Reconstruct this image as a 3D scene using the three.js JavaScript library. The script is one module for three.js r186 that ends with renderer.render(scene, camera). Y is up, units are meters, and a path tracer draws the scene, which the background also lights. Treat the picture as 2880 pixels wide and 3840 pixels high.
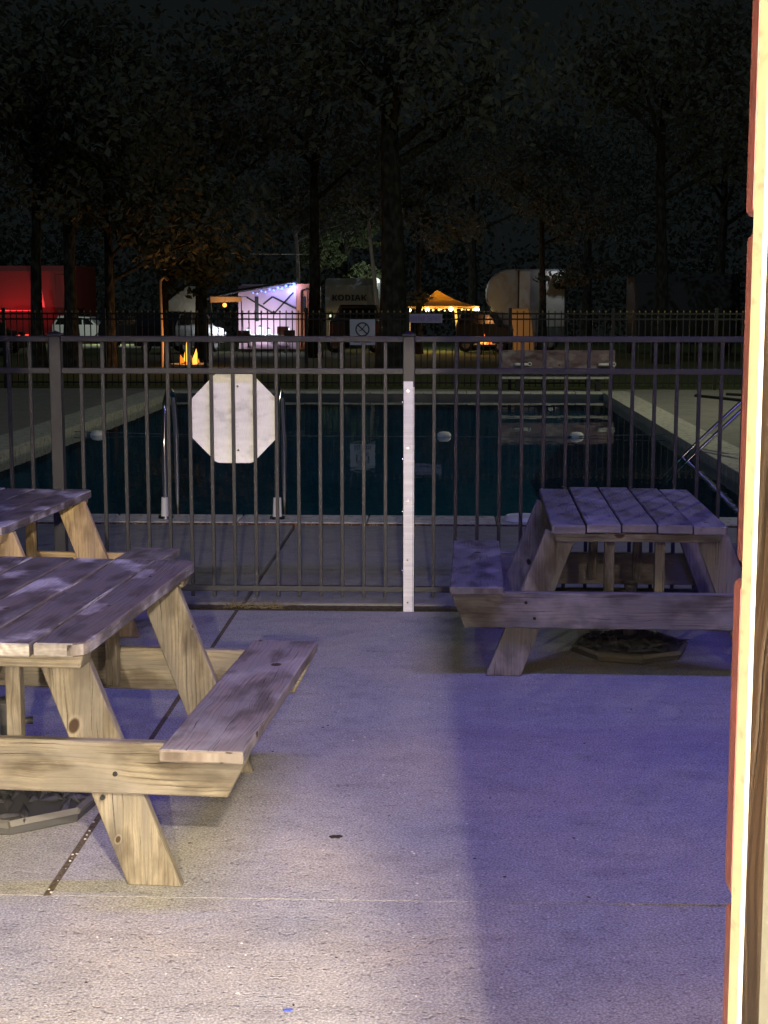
import * as THREE from 'three';
import { RoundedBoxGeometry } from 'three/addons/geometries/RoundedBoxGeometry.js';
import { mergeGeometries } from 'three/addons/utils/BufferGeometryUtils.js';
import { RectAreaLightUniformsLib } from 'three/addons/lights/RectAreaLightUniformsLib.js';
import { FontLoader } from 'three/addons/loaders/FontLoader.js';
import { TextGeometry } from 'three/addons/geometries/TextGeometry.js';
import { createNoise2D, createNoise3D } from 'simplex-noise';

// ---------------------------------------------------------------- camera, sky, exposure
const scene = new THREE.Scene();
const camera = new THREE.PerspectiveCamera(36.75, 768 / 1024, 0.05, 900);
camera.position.set(0, 1.66, 0);
camera.rotation.set(-Math.atan(461 / 3330), Math.atan(130 / 3330), 0, 'YXZ');
const renderer = new THREE.WebGLRenderer({ antialias: true });
renderer.toneMapping = THREE.LinearToneMapping;
renderer.toneMappingExposure = 1;
renderer.shadowMap.enabled = true;
RectAreaLightUniformsLib.init();

{ // clear night sky, a little paler towards the horizon all the way round
  const W = 64, H = 32, d = new Float32Array(W * H * 4);
  for (let j = 0; j < H; j++) for (let i = 0; i < W; i++) {
    const el = Math.abs((j + 0.5) / H - 0.5) * 2, k = (j * W + i) * 4, s = 1 - 0.3 * el;
    d[k] = 0.0054 * s; d[k + 1] = 0.0068 * s; d[k + 2] = 0.0071 * s; d[k + 3] = 1;
  }
  const t = new THREE.DataTexture(d, W, H, THREE.RGBAFormat, THREE.FloatType);
  t.mapping = THREE.EquirectangularReflectionMapping; t.magFilter = THREE.LinearFilter; t.needsUpdate = true;
  scene.background = t; scene.environment = t;
}
const moon = new THREE.DirectionalLight(new THREE.Color(0.7, 0.88, 1), 0.16);
moon.position.set(-14, 46, 40); moon.castShadow = true; scene.add(moon);

// ---------------------------------------------------------------- helpers
let seed = 12345;
const rnd = () => { seed = (seed + 0x6d2b79f5) | 0; let t = Math.imul(seed ^ (seed >>> 15), 1 | seed); t = (t + Math.imul(t ^ (t >>> 7), 61 | t)) ^ t; return ((t ^ (t >>> 14)) >>> 0) / 4294967296; };
const rr = (a, b) => a + (b - a) * rnd();
const n2 = createNoise2D(rnd), n3 = createNoise3D(rnd);
const fbm = (x, y, o = 4) => { let s = 0, a = 0.5; for (let i = 0; i < o; i++) { s += a * n2(x, y); x = x * 2.03 + 7.1; y = y * 2.03 - 3.7; a *= 0.5; } return s; };
const V = (x, y, z) => new THREE.Vector3(x, y, z);
const clamp = (x, a = 0, b = 1) => Math.min(b, Math.max(a, x));
const taken = new Map();
function numbered(name) { const k = taken.get(name) || 0; taken.set(name, k + 1); return k ? `${name}_${String(k).padStart(3, '0')}` : name; }
const sh = (o) => { o.castShadow = true; o.receiveShadow = true; return o; };
function tag(o, label, category, group) { o.userData.label = label; o.userData.category = category; if (group) o.userData.group = group; return o; }
function thing(name, label, category, pos = [0, 0, 0], turn = 0, group) {
  const g = new THREE.Group(); g.name = numbered(name); g.position.set(...pos); g.rotation.y = turn; scene.add(g); return tag(g, label, category, group);
}
function part(parent, name, geo, mat, pos) { const m = sh(new THREE.Mesh(Array.isArray(geo) ? merge(geo) : geo, mat)); m.name = name; if (pos) m.position.set(...pos); parent.add(m); return m; }
function single(name, geo, mat, label, category, group) { const m = sh(new THREE.Mesh(Array.isArray(geo) ? merge(geo) : geo, mat)); m.name = numbered(name); scene.add(m); return tag(m, label, category, group); }
function structure(name, geo, mat) { const m = geo ? sh(new THREE.Mesh(Array.isArray(geo) ? merge(geo) : geo, mat)) : new THREE.Group(); m.name = numbered(name); m.userData.kind = 'structure'; scene.add(m); return m; }
function merge(list) {
  return mergeGeometries(list.map((g) => { const q = g.index ? g.toNonIndexed() : g; for (const k of Object.keys(q.attributes)) if (!['position', 'normal', 'uv'].includes(k)) q.deleteAttribute(k); return q; }));
}
const box = (x0, x1, y0, y1, z0, z1, r = 0) => (r ? new RoundedBoxGeometry(x1 - x0, y1 - y0, z1 - z0, 1, r) : new THREE.BoxGeometry(x1 - x0, y1 - y0, z1 - z0)).translate((x0 + x1) / 2, (y0 + y1) / 2, (z0 + z1) / 2);
function bar(a, b, r0, r1 = r0, n = 8) {
  const A = V(...a), B = V(...b), d = B.clone().sub(A), g = new THREE.CylinderGeometry(r1, r0, d.length(), n);
  g.applyQuaternion(new THREE.Quaternion().setFromUnitVectors(V(0, 1, 0), d.clone().normalize())); const m = A.add(B).multiplyScalar(0.5); return g.translate(m.x, m.y, m.z);
}
function beamBox(a, b, w, t) { // square bar from a to b
  const A = V(...a), B = V(...b), d = B.clone().sub(A), g = new THREE.BoxGeometry(w, d.length(), t);
  g.applyQuaternion(new THREE.Quaternion().setFromUnitVectors(V(0, 1, 0), d.clone().normalize())); const m = A.add(B).multiplyScalar(0.5); return g.translate(m.x, m.y, m.z);
}
const tube = (pts, r, n = 24, s = 8) => new THREE.TubeGeometry(new THREE.CatmullRomCurve3(pts.map((p) => V(...p)), false, 'catmullrom', 0.15), n, r, s);
function extr(pts, depth, bevel = 0) { // polygon in xy, pulled along z by depth
  const s = new THREE.Shape(pts.map((p) => new THREE.Vector2(...p)));
  return new THREE.ExtrudeGeometry(s, { depth: depth - 2 * bevel, bevelEnabled: bevel > 0, bevelSize: bevel, bevelThickness: bevel, bevelOffset: -bevel, bevelSegments: 1 }).translate(0, 0, bevel);
}
const extrY = (pts, y0, y1) => extr(pts.map(([x, z]) => [x, -z]), y1 - y0).rotateX(-Math.PI / 2).translate(0, y0, 0); // polygon in xz
// uv in metres along a chosen grain direction
function grain(g, axis, su, sv, ou = rnd() * 9, ov = rnd() * 9) {
  if (g.index) g = g.toNonIndexed();
  const a = V(...axis).normalize(), b = Math.abs(a.y) > 0.9 ? V(1, 0, 0) : V(0, 1, 0).addScaledVector(a, -a.y).normalize(), c = a.clone().cross(b), p = g.attributes.position, n = g.attributes.normal, uv = new Float32Array(p.count * 2), q = V(0, 0, 0), m = V(0, 0, 0);
  for (let i = 0; i < p.count; i += 3) {
    m.set(0, 0, 0); for (let k = 0; k < 3; k++) m.add(q.fromBufferAttribute(n, i + k));
    const w = Math.abs(m.dot(b)) > Math.abs(m.dot(c)) ? c : b, end = Math.abs(m.dot(a)) > 2;
    for (let k = 0; k < 3; k++) { q.fromBufferAttribute(p, i + k); uv[(i + k) * 2] = (end ? q.dot(w === b ? c : b) * 2 : q.dot(a)) / su + ou; uv[(i + k) * 2 + 1] = q.dot(w) * (end ? 0.12 : 1) / sv + ov; }
  }
  g.setAttribute('uv', new THREE.BufferAttribute(uv, 2)); return g;
}
function flatUV(g, s, ou = 0, ov = 0) { // world-plane uv in metres by dominant normal
  if (g.index) g = g.toNonIndexed();
  const p = g.attributes.position, n = g.attributes.normal, uv = new Float32Array(p.count * 2);
  for (let i = 0; i < p.count; i++) {
    const ax = Math.abs(n.getX(i)), ay = Math.abs(n.getY(i)), az = Math.abs(n.getZ(i)), x = p.getX(i), y = p.getY(i), z = p.getZ(i);
    const [u, v] = ay >= ax && ay >= az ? [x, z] : ax > az ? [z, y] : [x, y]; uv[i * 2] = u / s + ou; uv[i * 2 + 1] = v / s + ov;
  }
  g.setAttribute('uv', new THREE.BufferAttribute(uv, 2)); return g;
}

// ---------------------------------------------------------------- computed textures
function tex(w, h, fn, srgb = true, wrap = THREE.MirroredRepeatWrapping) {
  const d = new Uint8Array(w * h * 4);
  for (let j = 0; j < h; j++) for (let i = 0; i < w; i++) { const c = fn(i / w, j / h), k = (j * w + i) * 4; d[k] = clamp(c[0]) * 255; d[k + 1] = clamp(c[1]) * 255; d[k + 2] = clamp(c[2]) * 255; d[k + 3] = 255; }
  const t = new THREE.DataTexture(d, w, h); t.wrapS = t.wrapT = wrap; t.magFilter = THREE.LinearFilter; t.minFilter = THREE.LinearMipmapLinearFilter; t.generateMipmaps = true;
  if (srgb) t.colorSpace = THREE.SRGBColorSpace; t.needsUpdate = true; return t;
}
const mix3 = (a, b, t) => [a[0] + (b[0] - a[0]) * t, a[1] + (b[1] - a[1]) * t, a[2] + (b[2] - a[2]) * t];
// wood: sheet of 2 m along the grain by 0.5 m across
function woodHeight(u, v, knots) {
  let x = u * 2, y = v * 0.5, kn = 0, kh = 0;
  for (const [kx, ky, kr] of knots) {
    const dx = (x - kx) * 0.55, dy = y - ky, d = Math.hypot(dx, dy); if (d < kr * 6) y += Math.sign(dy || 1) * kr * 0.9 * Math.exp(-d / (kr * 1.6));
    const kd = Math.hypot((x - kx) * 0.8, dy); kn = Math.max(kn, clamp((kr - kd) / (kr * 0.3))); kh = Math.max(kh, clamp(1 - Math.abs(kd - kr * 1.15) / (kr * 0.35)));
  }
  const w = y + 0.02 * fbm(x * 1.1, y * 4, 3) + 0.0018 * n2(x * 8, y * 40);
  const s1 = 0.5 + 0.5 * Math.sin(w * 420 + 4 * n2(x * 0.4, y * 4)), ring = Math.pow(s1, 3) * (0.55 + 0.45 * n2(x * 2, w * 60));
  const fibre = 0.5 + 0.3 * n2(x * 2.2, w * 420) + 0.3 * n2(x * 5, w * 210), fine = 0.5 + 0.3 * n2(x * 45, y * 300) + 0.3 * n2(x * 18, y * 500), crack = clamp((n2(x * 1.1 + 40, w * 110) - 0.8) * 9);
  return { ring, fibre, fine, crack, kn, halo: kh, blotch: fbm(x * 2.2 + 9, y * 9, 4) };
}
function woodTex(light, dark, grey, greyAmount, knots, scuff) {
  const W = 1536, H = 512, hgt = new Float32Array(W * H);
  const col = tex(W, H, (u, v) => {
    const q = woodHeight(u, v, knots);
    let c = mix3(light, dark, clamp(0.55 * q.ring + 0.38 * q.fibre + 0.26 * q.fine - 0.12));
    c = mix3(c, grey, clamp(greyAmount + q.blotch * 1.3));
    c = mix3(c, [c[0] * 0.72, c[1] * 0.7, c[2] * 0.68], clamp(fbm(u * 5 + 3, v * 3, 4) * 2));
    if (scuff) c = mix3(c, [0.82, 0.8, 0.78], clamp((fbm(u * 4.5 + 20, v * 1.6, 6) - 0.1) * 2.6) * scuff * (0.6 + 0.5 * q.fine) * (0.75 + 0.5 * q.fibre));
    c = mix3(c, light, q.halo * 0.5); c = mix3(c, [0.2, 0.13, 0.08], q.kn * 0.85); c = mix3(c, [0.1, 0.08, 0.07], q.crack * 0.75);
    hgt[Math.floor(v * H + 0.5) * W + Math.floor(u * W + 0.5)] = clamp(0.75 - 0.3 * q.ring - 0.25 * q.fibre - 0.5 * q.crack - 0.3 * q.kn + 0.2 * q.blotch);
    return c;
  });
  const bump = tex(W, H, (u, v) => { const k = hgt[Math.floor(v * H + 0.5) * W + Math.floor(u * W + 0.5)]; return [k, k, k]; }, false);
  return { map: col, bumpMap: bump };
}
const knotsA = [[0.35, 0.12, 0.016], [0.9, 0.35, 0.011], [1.5, 0.2, 0.018], [1.75, 0.42, 0.008], [1.15, 0.08, 0.008]];
const knotsB = [[0.5, 0.3, 0.02], [1.3, 0.14, 0.013], [1.62, 0.4, 0.01], [0.15, 0.18, 0.009]];
const woodM = (t, rough = 0.85, bs = 0.0035) => new THREE.MeshStandardMaterial({ ...t, roughness: rough, bumpScale: bs });
const M = {};
M.topWood = woodM(woodTex([0.5, 0.45, 0.42], [0.36, 0.32, 0.3], [0.45, 0.43, 0.42], 0.5, knotsA, 1), 0.75);
M.benchWood = woodM(woodTex([0.58, 0.53, 0.49], [0.42, 0.38, 0.36], [0.52, 0.5, 0.48], 0.45, knotsB, 0.35), 0.8);
M.legWood = woodM(woodTex([0.61, 0.575, 0.5], [0.33, 0.295, 0.24], [0.46, 0.435, 0.395], 0.46, knotsA, 0.2));
M.newWood = woodM(woodTex([0.8, 0.71, 0.54], [0.66, 0.55, 0.38], [0.66, 0.58, 0.46], 0.05, knotsB, 0));
M.greyWood = woodM(woodTex([0.52, 0.5, 0.48], [0.36, 0.34, 0.33], [0.45, 0.44, 0.44], 0.55, knotsB, 0.35));
M.plankWood = woodM(woodTex([0.6, 0.51, 0.54], [0.26, 0.19, 0.21], [0.48, 0.41, 0.45], 0.3, knotsA, 0.5));
M.doorWood = woodM(woodTex([0.19, 0.135, 0.09], [0.11, 0.075, 0.05], [0.15, 0.11, 0.07], 0.1, [], 0.1), 0.5);

function concreteTex(base, warm, speck) {
  const S = 1024, hgt = new Float32Array(S * S);
  const map = tex(S, S, (u, v) => { // 2.5 m square
    const x = u * 2.5, y = v * 2.5;
    const big = fbm(x * 0.9, y * 0.9, 5), mid = fbm(x * 6 + 5, y * 8, 4), fine = n2(x * 90, y * 90) * 0.6 + n2(x * 170 + 3, y * 170) * 0.5;
    const pit = clamp((n2(x * 34, y * 40) - 0.62) * 4), agg = clamp((n2(x * 60 + 11, y * 60) - 0.72) * 5), worn = clamp((fbm(x * 1.7 + 30, y * 3.4, 5) - 0.12) * 3);
    const streak = clamp((n2(x * 7 + 60, y * 26) - 0.62) * 3) * clamp(0.6 + 1.2 * fbm(x * 1.3, y * 1.3 + 9, 2));
    let l = base + 0.035 * big + 0.035 * mid + speck * fine - 0.1 * pit + 0.2 * agg - 0.03 * worn - 0.07 * streak;
    hgt[Math.floor(v * S + 0.5) * S + Math.floor(u * S + 0.5)] = clamp(0.55 + 0.2 * fine + 0.22 * mid - 0.5 * pit + 0.3 * agg + 0.1 * big);
    const k = warm * (0.5 + big); return [l + k, l + k * 0.35, l - k];
  });
  const bumpMap = tex(S, S, (u, v) => { const k = hgt[Math.floor(v * S + 0.5) * S + Math.floor(u * S + 0.5)]; return [k, k, k]; }, false);
  return { map, bumpMap };
}
const cA = concreteTex(0.61, 0.03, 0.19), cB = concreteTex(0.53, 0.015, 0.06);
M.patio = new THREE.MeshStandardMaterial({ ...cA, roughness: 0.88, bumpScale: 0.0045 });
M.deck = new THREE.MeshStandardMaterial({ ...cB, roughness: 0.9, bumpScale: 0.004 });
M.dirt = new THREE.MeshStandardMaterial({ map: tex(256, 256, (u, v) => { const k = 0.3 + 0.12 * fbm(u * 20, v * 20, 4) + 0.08 * n2(u * 90, v * 90); return [k * 1.15, k, k * 0.8]; }), roughness: 1 });
M.coping = new THREE.MeshStandardMaterial({ map: tex(512, 512, (u, v) => { const k = 0.74 + 0.1 * fbm(u * 5, v * 5, 5) + 0.05 * n2(u * 80, v * 80) - 0.3 * clamp((fbm(u * 9 + 8, v * 9, 4) - 0.3) * 4); return [k, k * 0.99, k * 0.95]; }), roughness: 0.8 });
M.rust = new THREE.MeshStandardMaterial({ map: tex(512, 64, (u, v) => { const k = 0.5 + fbm(u * 40, v * 5, 4); return mix3([0.3, 0.19, 0.1], [0.62, 0.55, 0.45], clamp(k * 1.4 - 0.5)); }), roughness: 1 });
M.grass = new THREE.MeshStandardMaterial({ map: tex(512, 512, (u, v) => { const k = 0.5 + 0.5 * fbm(u * 14, v * 14, 5) + 0.2 * n2(u * 120, v * 120); return mix3([0.2, 0.24, 0.1], [0.36, 0.42, 0.18], clamp(k)); }), roughness: 1 });
const std = (r, g, b, rough = 0.7, extra = {}) => { const m = new THREE.MeshStandardMaterial({ roughness: rough, ...extra }); m.color.setRGB(r, g, b); return m; };
M.fence = std(0.03, 0.031, 0.035, 0.45, { bumpMap: tex(256, 256, (u, v) => { const k = 0.5 + 0.4 * fbm(u * 30, v * 30, 3); return [k, k, k]; }, false), bumpScale: 0.0006 });
M.farFence = std(0.009, 0.009, 0.01, 0.5);
M.alu = new THREE.MeshStandardMaterial({ map: tex(512, 512, (u, v) => { let k = 0.93 + 0.05 * fbm(u * 2, v * 9, 4) + 0.02 * n2(u * 60, v * 9); k -= 0.13 * clamp((fbm(u * 2.6 + 4, v * 3.4, 6) - 0.2) * 2.2); k -= 0.3 * clamp((n2(u * 11, v * 11) - 0.93) * 14); return [k, k, k * 0.985]; }), roughness: 0.55, metalness: 0.15 });
M.strip = new THREE.MeshStandardMaterial({ map: tex(128, 1024, (u, v) => { const k = 0.84 + 0.06 * fbm(u * 3, v * 40, 4) - 0.2 * clamp((n2(u * 14, v * 160) - 0.75) * 4); return [k, k, k * 1.01]; }), roughness: 0.5, metalness: 0.1 });
M.steel = std(0.75, 0.76, 0.78, 0.18, { metalness: 1 });
M.whitePlastic = std(0.75, 0.76, 0.75, 0.5);
M.cast = std(0.075, 0.075, 0.078, 0.42);
M.castRim = std(0.16, 0.155, 0.14, 0.5);
M.black = std(0.012, 0.012, 0.014, 0.6);
M.rubber = std(0.02, 0.02, 0.02, 0.9);
const emit = (r, g, b, k) => { const m = new THREE.MeshStandardMaterial({ color: 0x000000, roughness: 1 }); m.emissive.setRGB(r, g, b); m.emissiveIntensity = k; return m; };
function pointLight(parent, pos, color, cd, size = 0.03) { const l = new THREE.PointLight(new THREE.Color(...color), cd, 0, 2); l.position.set(...pos); l.castShadow = true; l.shadow.radius = size / 0.02; parent.add(l); return l; }

// ---------------------------------------------------------------- ground
const POOL = { x0: -4.85, x1: 2.85, z0: -11.72, z1: -27.5, water: -0.1 };
const terrainY = (x, z) => -0.06 - Math.max(0, -z - 32) * 0.0155 - Math.max(0, -z - 110) * 0.01 + (z < -31 ? 0.04 * n2(x * 0.2, z * 0.2) : 0);
{ // one sheet of lawn, open where the pool basin is
  const xs = [], zs = [];
  for (let x = -220; x <= 220; x += Math.abs(x) < 24 ? 1.5 : 14) xs.push(x); xs.push(POOL.x0, POOL.x1);
  for (let z = 30; z >= -420; z -= z > -110 ? 1.5 : 16) zs.push(z); zs.push(POOL.z0, POOL.z1);
  xs.sort((a, b) => a - b); zs.sort((a, b) => b - a);
  const p = [], id = [], uv = [];
  for (const z of zs) for (const x of xs) { p.push(x, terrainY(x, z), z); uv.push(x / 4, z / 4); }
  for (let j = 0; j + 1 < zs.length; j++) for (let i = 0; i + 1 < xs.length; i++) {
    const mx = (xs[i] + xs[i + 1]) / 2, mz = (zs[j] + zs[j + 1]) / 2;
    if (mx > POOL.x0 && mx < POOL.x1 && mz < POOL.z0 && mz > POOL.z1) continue;
    const a = j * xs.length + i, b = a + 1, c = a + xs.length, e = c + 1; id.push(a, b, e, a, e, c);
  }
  const g = new THREE.BufferGeometry(); g.setAttribute('position', new THREE.Float32BufferAttribute(p, 3)); g.setAttribute('uv', new THREE.Float32BufferAttribute(uv, 2)); g.setIndex(id); g.computeVertexNormals();
  structure('lawn', g, M.grass);
}
{ // patio of poured slabs with open joints
  const patio = structure('patio');
  const slab = (x0, x1, z0, z1, mat = M.patio, s = 2.5) => part(patio, 'slab', flatUV(box(x0, x1, -0.12, 0, z1, z0, 0.004), s, rnd() * 5, rnd() * 5), mat);
  const edge = (x) => 0.0014 * fbm(x * 9, 3, 4) + 0.0012 * n2(x * 40, 1), wide = (x) => 0.0012 + 0.007 * clamp((x - 0.2) / 0.6) * (0.6 + 0.8 * Math.abs(n2(x * 11, 8))) + 0.0015 * n2(x * 55, 5);
  const ragged = (x0, x1, far, sign) => { // slab whose joint edge at z = -4.1 is worn and uneven
    const pts = []; for (let k = 0; k <= 260; k++) { const x = x0 + (x1 - x0) * k / 260; pts.push([x, 4.1 + edge(x) * 0.6 + sign * Math.max(0.0012, wide(x))]); } pts.push([x1, far], [x0, far]); if (sign < 0) pts.reverse();
    part(patio, 'slab', flatUV(extr(pts.map(([x, z]) => [x, z]), 0.12, 0.0006).rotateX(-Math.PI / 2).translate(0, -0.12, 0), 2.5, rnd() * 5, rnd() * 5), M.patio);
  };
  ragged(-5.2, 4.9, 0.94, -1); ragged(-1.098, 4.9, 8.1, 1); ragged(-5.2, -1.12, 8.1, 1);
  part(patio, 'joint_filling', flatUV(box(-5.2, 4.9, -0.1, -0.02, -4.13, -4.07), 0.5), M.dirt);
  part(patio, 'joint_filling', flatUV(box(-1.14, -1.09, -0.1, -0.003, -8.1, -4.102), 0.5), M.dirt);
  const strip = part(patio, 'dirt_strip', flatUV(box(-5.2, 4.9, -0.11, -0.018, -8.34, -8.095), 1), M.dirt);
  const deck = structure('pool_deck');
  const dslab = (x0, x1, z0, z1) => part(deck, 'slab', flatUV(box(x0, x1, -0.14, -0.004, z1, z0, 0.008), 2.5, rnd() * 5, rnd() * 5), M.deck);
  dslab(-1.09, 4.9, -8.34, -11.28); dslab(-9.2, -1.115, -8.34, -11.28);
  for (let k = 0; k < 6; k++) { const a = -11.3 - k * 2.9, b = a - 2.885; dslab(3.31, 9.2, a, b); dslab(-9.2, -5.42, a, b); }
  dslab(-5.41, -1.0, -27.92, -28.685); dslab(-0.99, 3.3, -27.92, -28.685);
}
{ // grit and litter lying on the patio
  const stone = new THREE.IcosahedronGeometry(1, 0), pale = std(0.55, 0.5, 0.42, 0.9), geos = [];
  for (let i = 0; i < 22; i++) { const r = rr(0.002, 0.0055), z = -4.12 - Math.pow(rnd(), 1.6) * 1.6; geos.push(stone.clone().scale(r, r * 0.6, r).rotateY(rnd() * 6).translate(rr(-1.117, -1.101), -0.003 + r * 0.2, z)); }
  const grit = structure('joint_gravel', geos, pale); grit.userData = { kind: 'stuff', label: 'pale gravel caught in the joint between two patio slabs', category: 'gravel' };
  const bits = []; for (let i = 0; i < 70; i++) { const r = rr(0.0015, 0.0045); bits.push(stone.clone().scale(r, r * 0.5, r * rr(0.8, 1.6)).rotateY(rnd() * 6).translate(rr(-1.0, 0.75), r * 0.3, rr(-3.2, -6.5))); }
  const dk = []; for (let i = 0; i < 40; i++) { const r = rr(0.002, 0.007); dk.push(stone.clone().scale(r, r * 0.25, r * rr(0.4, 1)).rotateY(rnd() * 6).translate(rr(-0.9, 0.9), r * 0.15, rr(-3.2, -7.5))); }
  const dl = structure('patio_crumbs', dk, std(0.05, 0.04, 0.035, 1)); dl.userData = { kind: 'stuff', label: 'dark crumbs of dead leaves scattered over the patio', category: 'leaf litter' };
  const b = structure('patio_grit', bits, std(0.62, 0.6, 0.56, 0.9)); b.userData = { kind: 'stuff', label: 'fine white grit scattered over the patio concrete', category: 'grit' };
  // dead leaf and a scrap of blue
  const leaf = new THREE.Shape([[-0.02, 0], [-0.008, 0.01], [0, 0.007], [0.012, 0.012], [0.021, 0.002], [0.01, -0.004], [0.013, -0.012], [-0.002, -0.008], [-0.012, -0.012]].map((q) => new THREE.Vector2(...q)));
  const lg = new THREE.ExtrudeGeometry(leaf, { depth: 0.004, bevelEnabled: false }).rotateX(-Math.PI / 2);
  const l1 = single('dead_leaf', lg, std(0.02, 0.014, 0.012, 0.9), 'small black curled leaf lying on the pale patio concrete', 'leaf'); l1.position.set(-0.33, 0.001, -4.6);
  const l2 = single('blue_scrap', lg.clone().scale(0.6, 0.6, 0.6), std(0.08, 0.12, 0.5, 0.6), 'tiny blue scrap lying on the patio nearest the doorway', 'litter'); l2.position.set(-0.36, 0.001, -3.42);
}
{ // dry grass that has grown through the joint at the fence
  const g = thing('dry_grass', 'tuft of dry straw coloured grass at the fence foot', 'grass', [-0.98, -0.01, -8.26]), m = std(0.3, 0.25, 0.15, 1), list = [];
  for (let i = 0; i < 90; i++) { const a = rnd() * 6.3, l = rr(0.04, 0.14), x = rr(-0.22, 0.12), z = rr(-0.05, 0.06), e = [x + Math.cos(a) * l, rr(0.005, 0.05), z + Math.sin(a) * l * 0.5]; list.push(bar([x, 0, z], e, 0.0016, 0.0006, 3)); }
  part(g, 'blades', list, m).userData.kind = 'stuff';
}

// ---------------------------------------------------------------- pool
{
  const { x0, x1, z0, z1, water } = POOL, basin = structure('pool_basin');
  const paint = new THREE.MeshStandardMaterial({ map: tex(256, 256, (u, v) => { const k = 0.9 + 0.12 * fbm(u * 6, v * 6, 4); return [0.36 * k, 0.58 * k, 0.64 * k]; }), roughness: 0.7 });
  part(basin, 'pool_floor', flatUV(box(x0 - 0.2, x1 + 0.2, -1.75, -1.6, z1 - 0.2, z0 + 0.2), 3), paint);
  part(basin, 'pool_wall', flatUV(box(x0 - 0.2, x0, -1.6, -0.16, z1, z0), 3), paint); part(basin, 'pool_wall', flatUV(box(x1, x1 + 0.2, -1.6, -0.16, z1, z0), 3), paint);
  part(basin, 'pool_wall', flatUV(box(x0 - 0.2, x1 + 0.2, -1.6, -0.16, z0, z0 + 0.2), 3), paint); part(basin, 'pool_wall', flatUV(box(x0 - 0.2, x1 + 0.2, -1.6, -0.16, z1 - 0.2, z1), 3), paint);
  const tile = std(0.04, 0.055, 0.07, 0.3);
  part(basin, 'tile_band', box(x1 - 0.012, x1 + 0.01, -0.3, -0.02, z1, z0), tile); part(basin, 'tile_band', box(x0 - 0.01, x0 + 0.012, -0.3, -0.02, z1, z0), tile);
  part(basin, 'tile_band', box(x0 + 0.012, x1 - 0.012, -0.3, -0.02, z1 - 0.01, z1 + 0.012), tile); part(basin, 'tile_band', box(x0 + 0.012, x1 - 0.012, -0.3, -0.02, z0 - 0.012, z0 + 0.01), tile);
  const wm = new THREE.MeshPhysicalMaterial({ transmission: 1, thickness: 0, roughness: 0.012, ior: 1.33, bumpMap: tex(512, 512, (u, v) => { const k = 0.5 + 0.4 * fbm(u * 7, v * 5, 4); return [k, k, k]; }, false), bumpScale: 0.0012 }); wm.color.setRGB(0.2, 0.55, 0.74);
  const g = new THREE.PlaneGeometry(x1 - x0 - 0.024, z0 - z1 - 0.024).rotateX(-Math.PI / 2).translate((x0 + x1) / 2, water, (z0 + z1) / 2);
  structure('pool_water', flatUV(g, 3.5), wm);
  // coping stones
  const cop = structure('pool_coping');
  const cs = (a, b, c, d) => part(cop, 'coping_stone', flatUV(box(a, b, -0.13, 0.012, c, d, 0.012), 1, rnd() * 5, rnd() * 5), M.coping);
  for (let k = 0; k < 17; k++) { const L = (z0 - z1) / 17, a = z0 - k * L - 0.004, b = z0 - (k + 1) * L + 0.004; cs(x1 - 0.03, x1 + 0.44, b, a); cs(x0 - 0.55, x0 + 0.03, b, a); }
  for (let k = 0; k < 9; k++) { const L = (x1 - x0 + 0.99) / 9, a = x0 - 0.55 + k * L + 0.004, b = a + L - 0.008; cs(a, b, z0, z0 + 0.4); cs(a, b, z1 - 0.38, z1); }
  part(cop, 'rusty_edge', flatUV(box(x0 - 0.5, x1 + 0.4, -0.05, 0.004, z0 + 0.405, z0 + 0.44), 1), M.rust);
}
// two grab rails at the near edge
function grabRail(x, label) {
  const g = thing('grab_rail', label, 'grab rail', [x, 0.012, -11.5], 0, 'grab rails at the near pool edge');
  part(g, 'rail', tube([[0, 0, 0], [0, 0.55, 0], [0, 0.86, -0.06], [0, 0.96, -0.22], [0, 0.9, -0.42], [0, 0.6, -0.52], [0, -0.5, -0.54]], 0.021, 40, 10), M.steel);
  part(g, 'sleeve', new THREE.CylinderGeometry(0.03, 0.036, 0.16, 14).translate(0, 0.08, 0), M.whitePlastic);
  part(g, 'flange', new THREE.CylinderGeometry(0.055, 0.06, 0.02, 16).translate(0, 0.01, 0), M.steel);
}
grabRail(-2.105, 'chrome grab rail left of the octagonal sign at pool edge');
grabRail(-1.256, 'chrome grab rail right of the octagonal sign at pool edge');
{ // stair rail on the right
  const g = thing('pool_handrail', 'pair of sloping steel handrails entering the water at right', 'handrail', [0, 0, 0]);
  for (const z of [-17.35, -16.95]) { part(g, 'rail', tube([[3.86, 0, z], [3.86, 0.8, z], [3.8, 0.88, z], [3.66, 0.84, z], [3.2, 0.41, z], [2.72, -0.06, z], [2.3, -0.5, z]], 0.022, 40, 10), M.steel); part(g, 'flange', new THREE.CylinderGeometry(0.05, 0.055, 0.02, 14).translate(3.86, 0.006, z), M.steel); }
}
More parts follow.
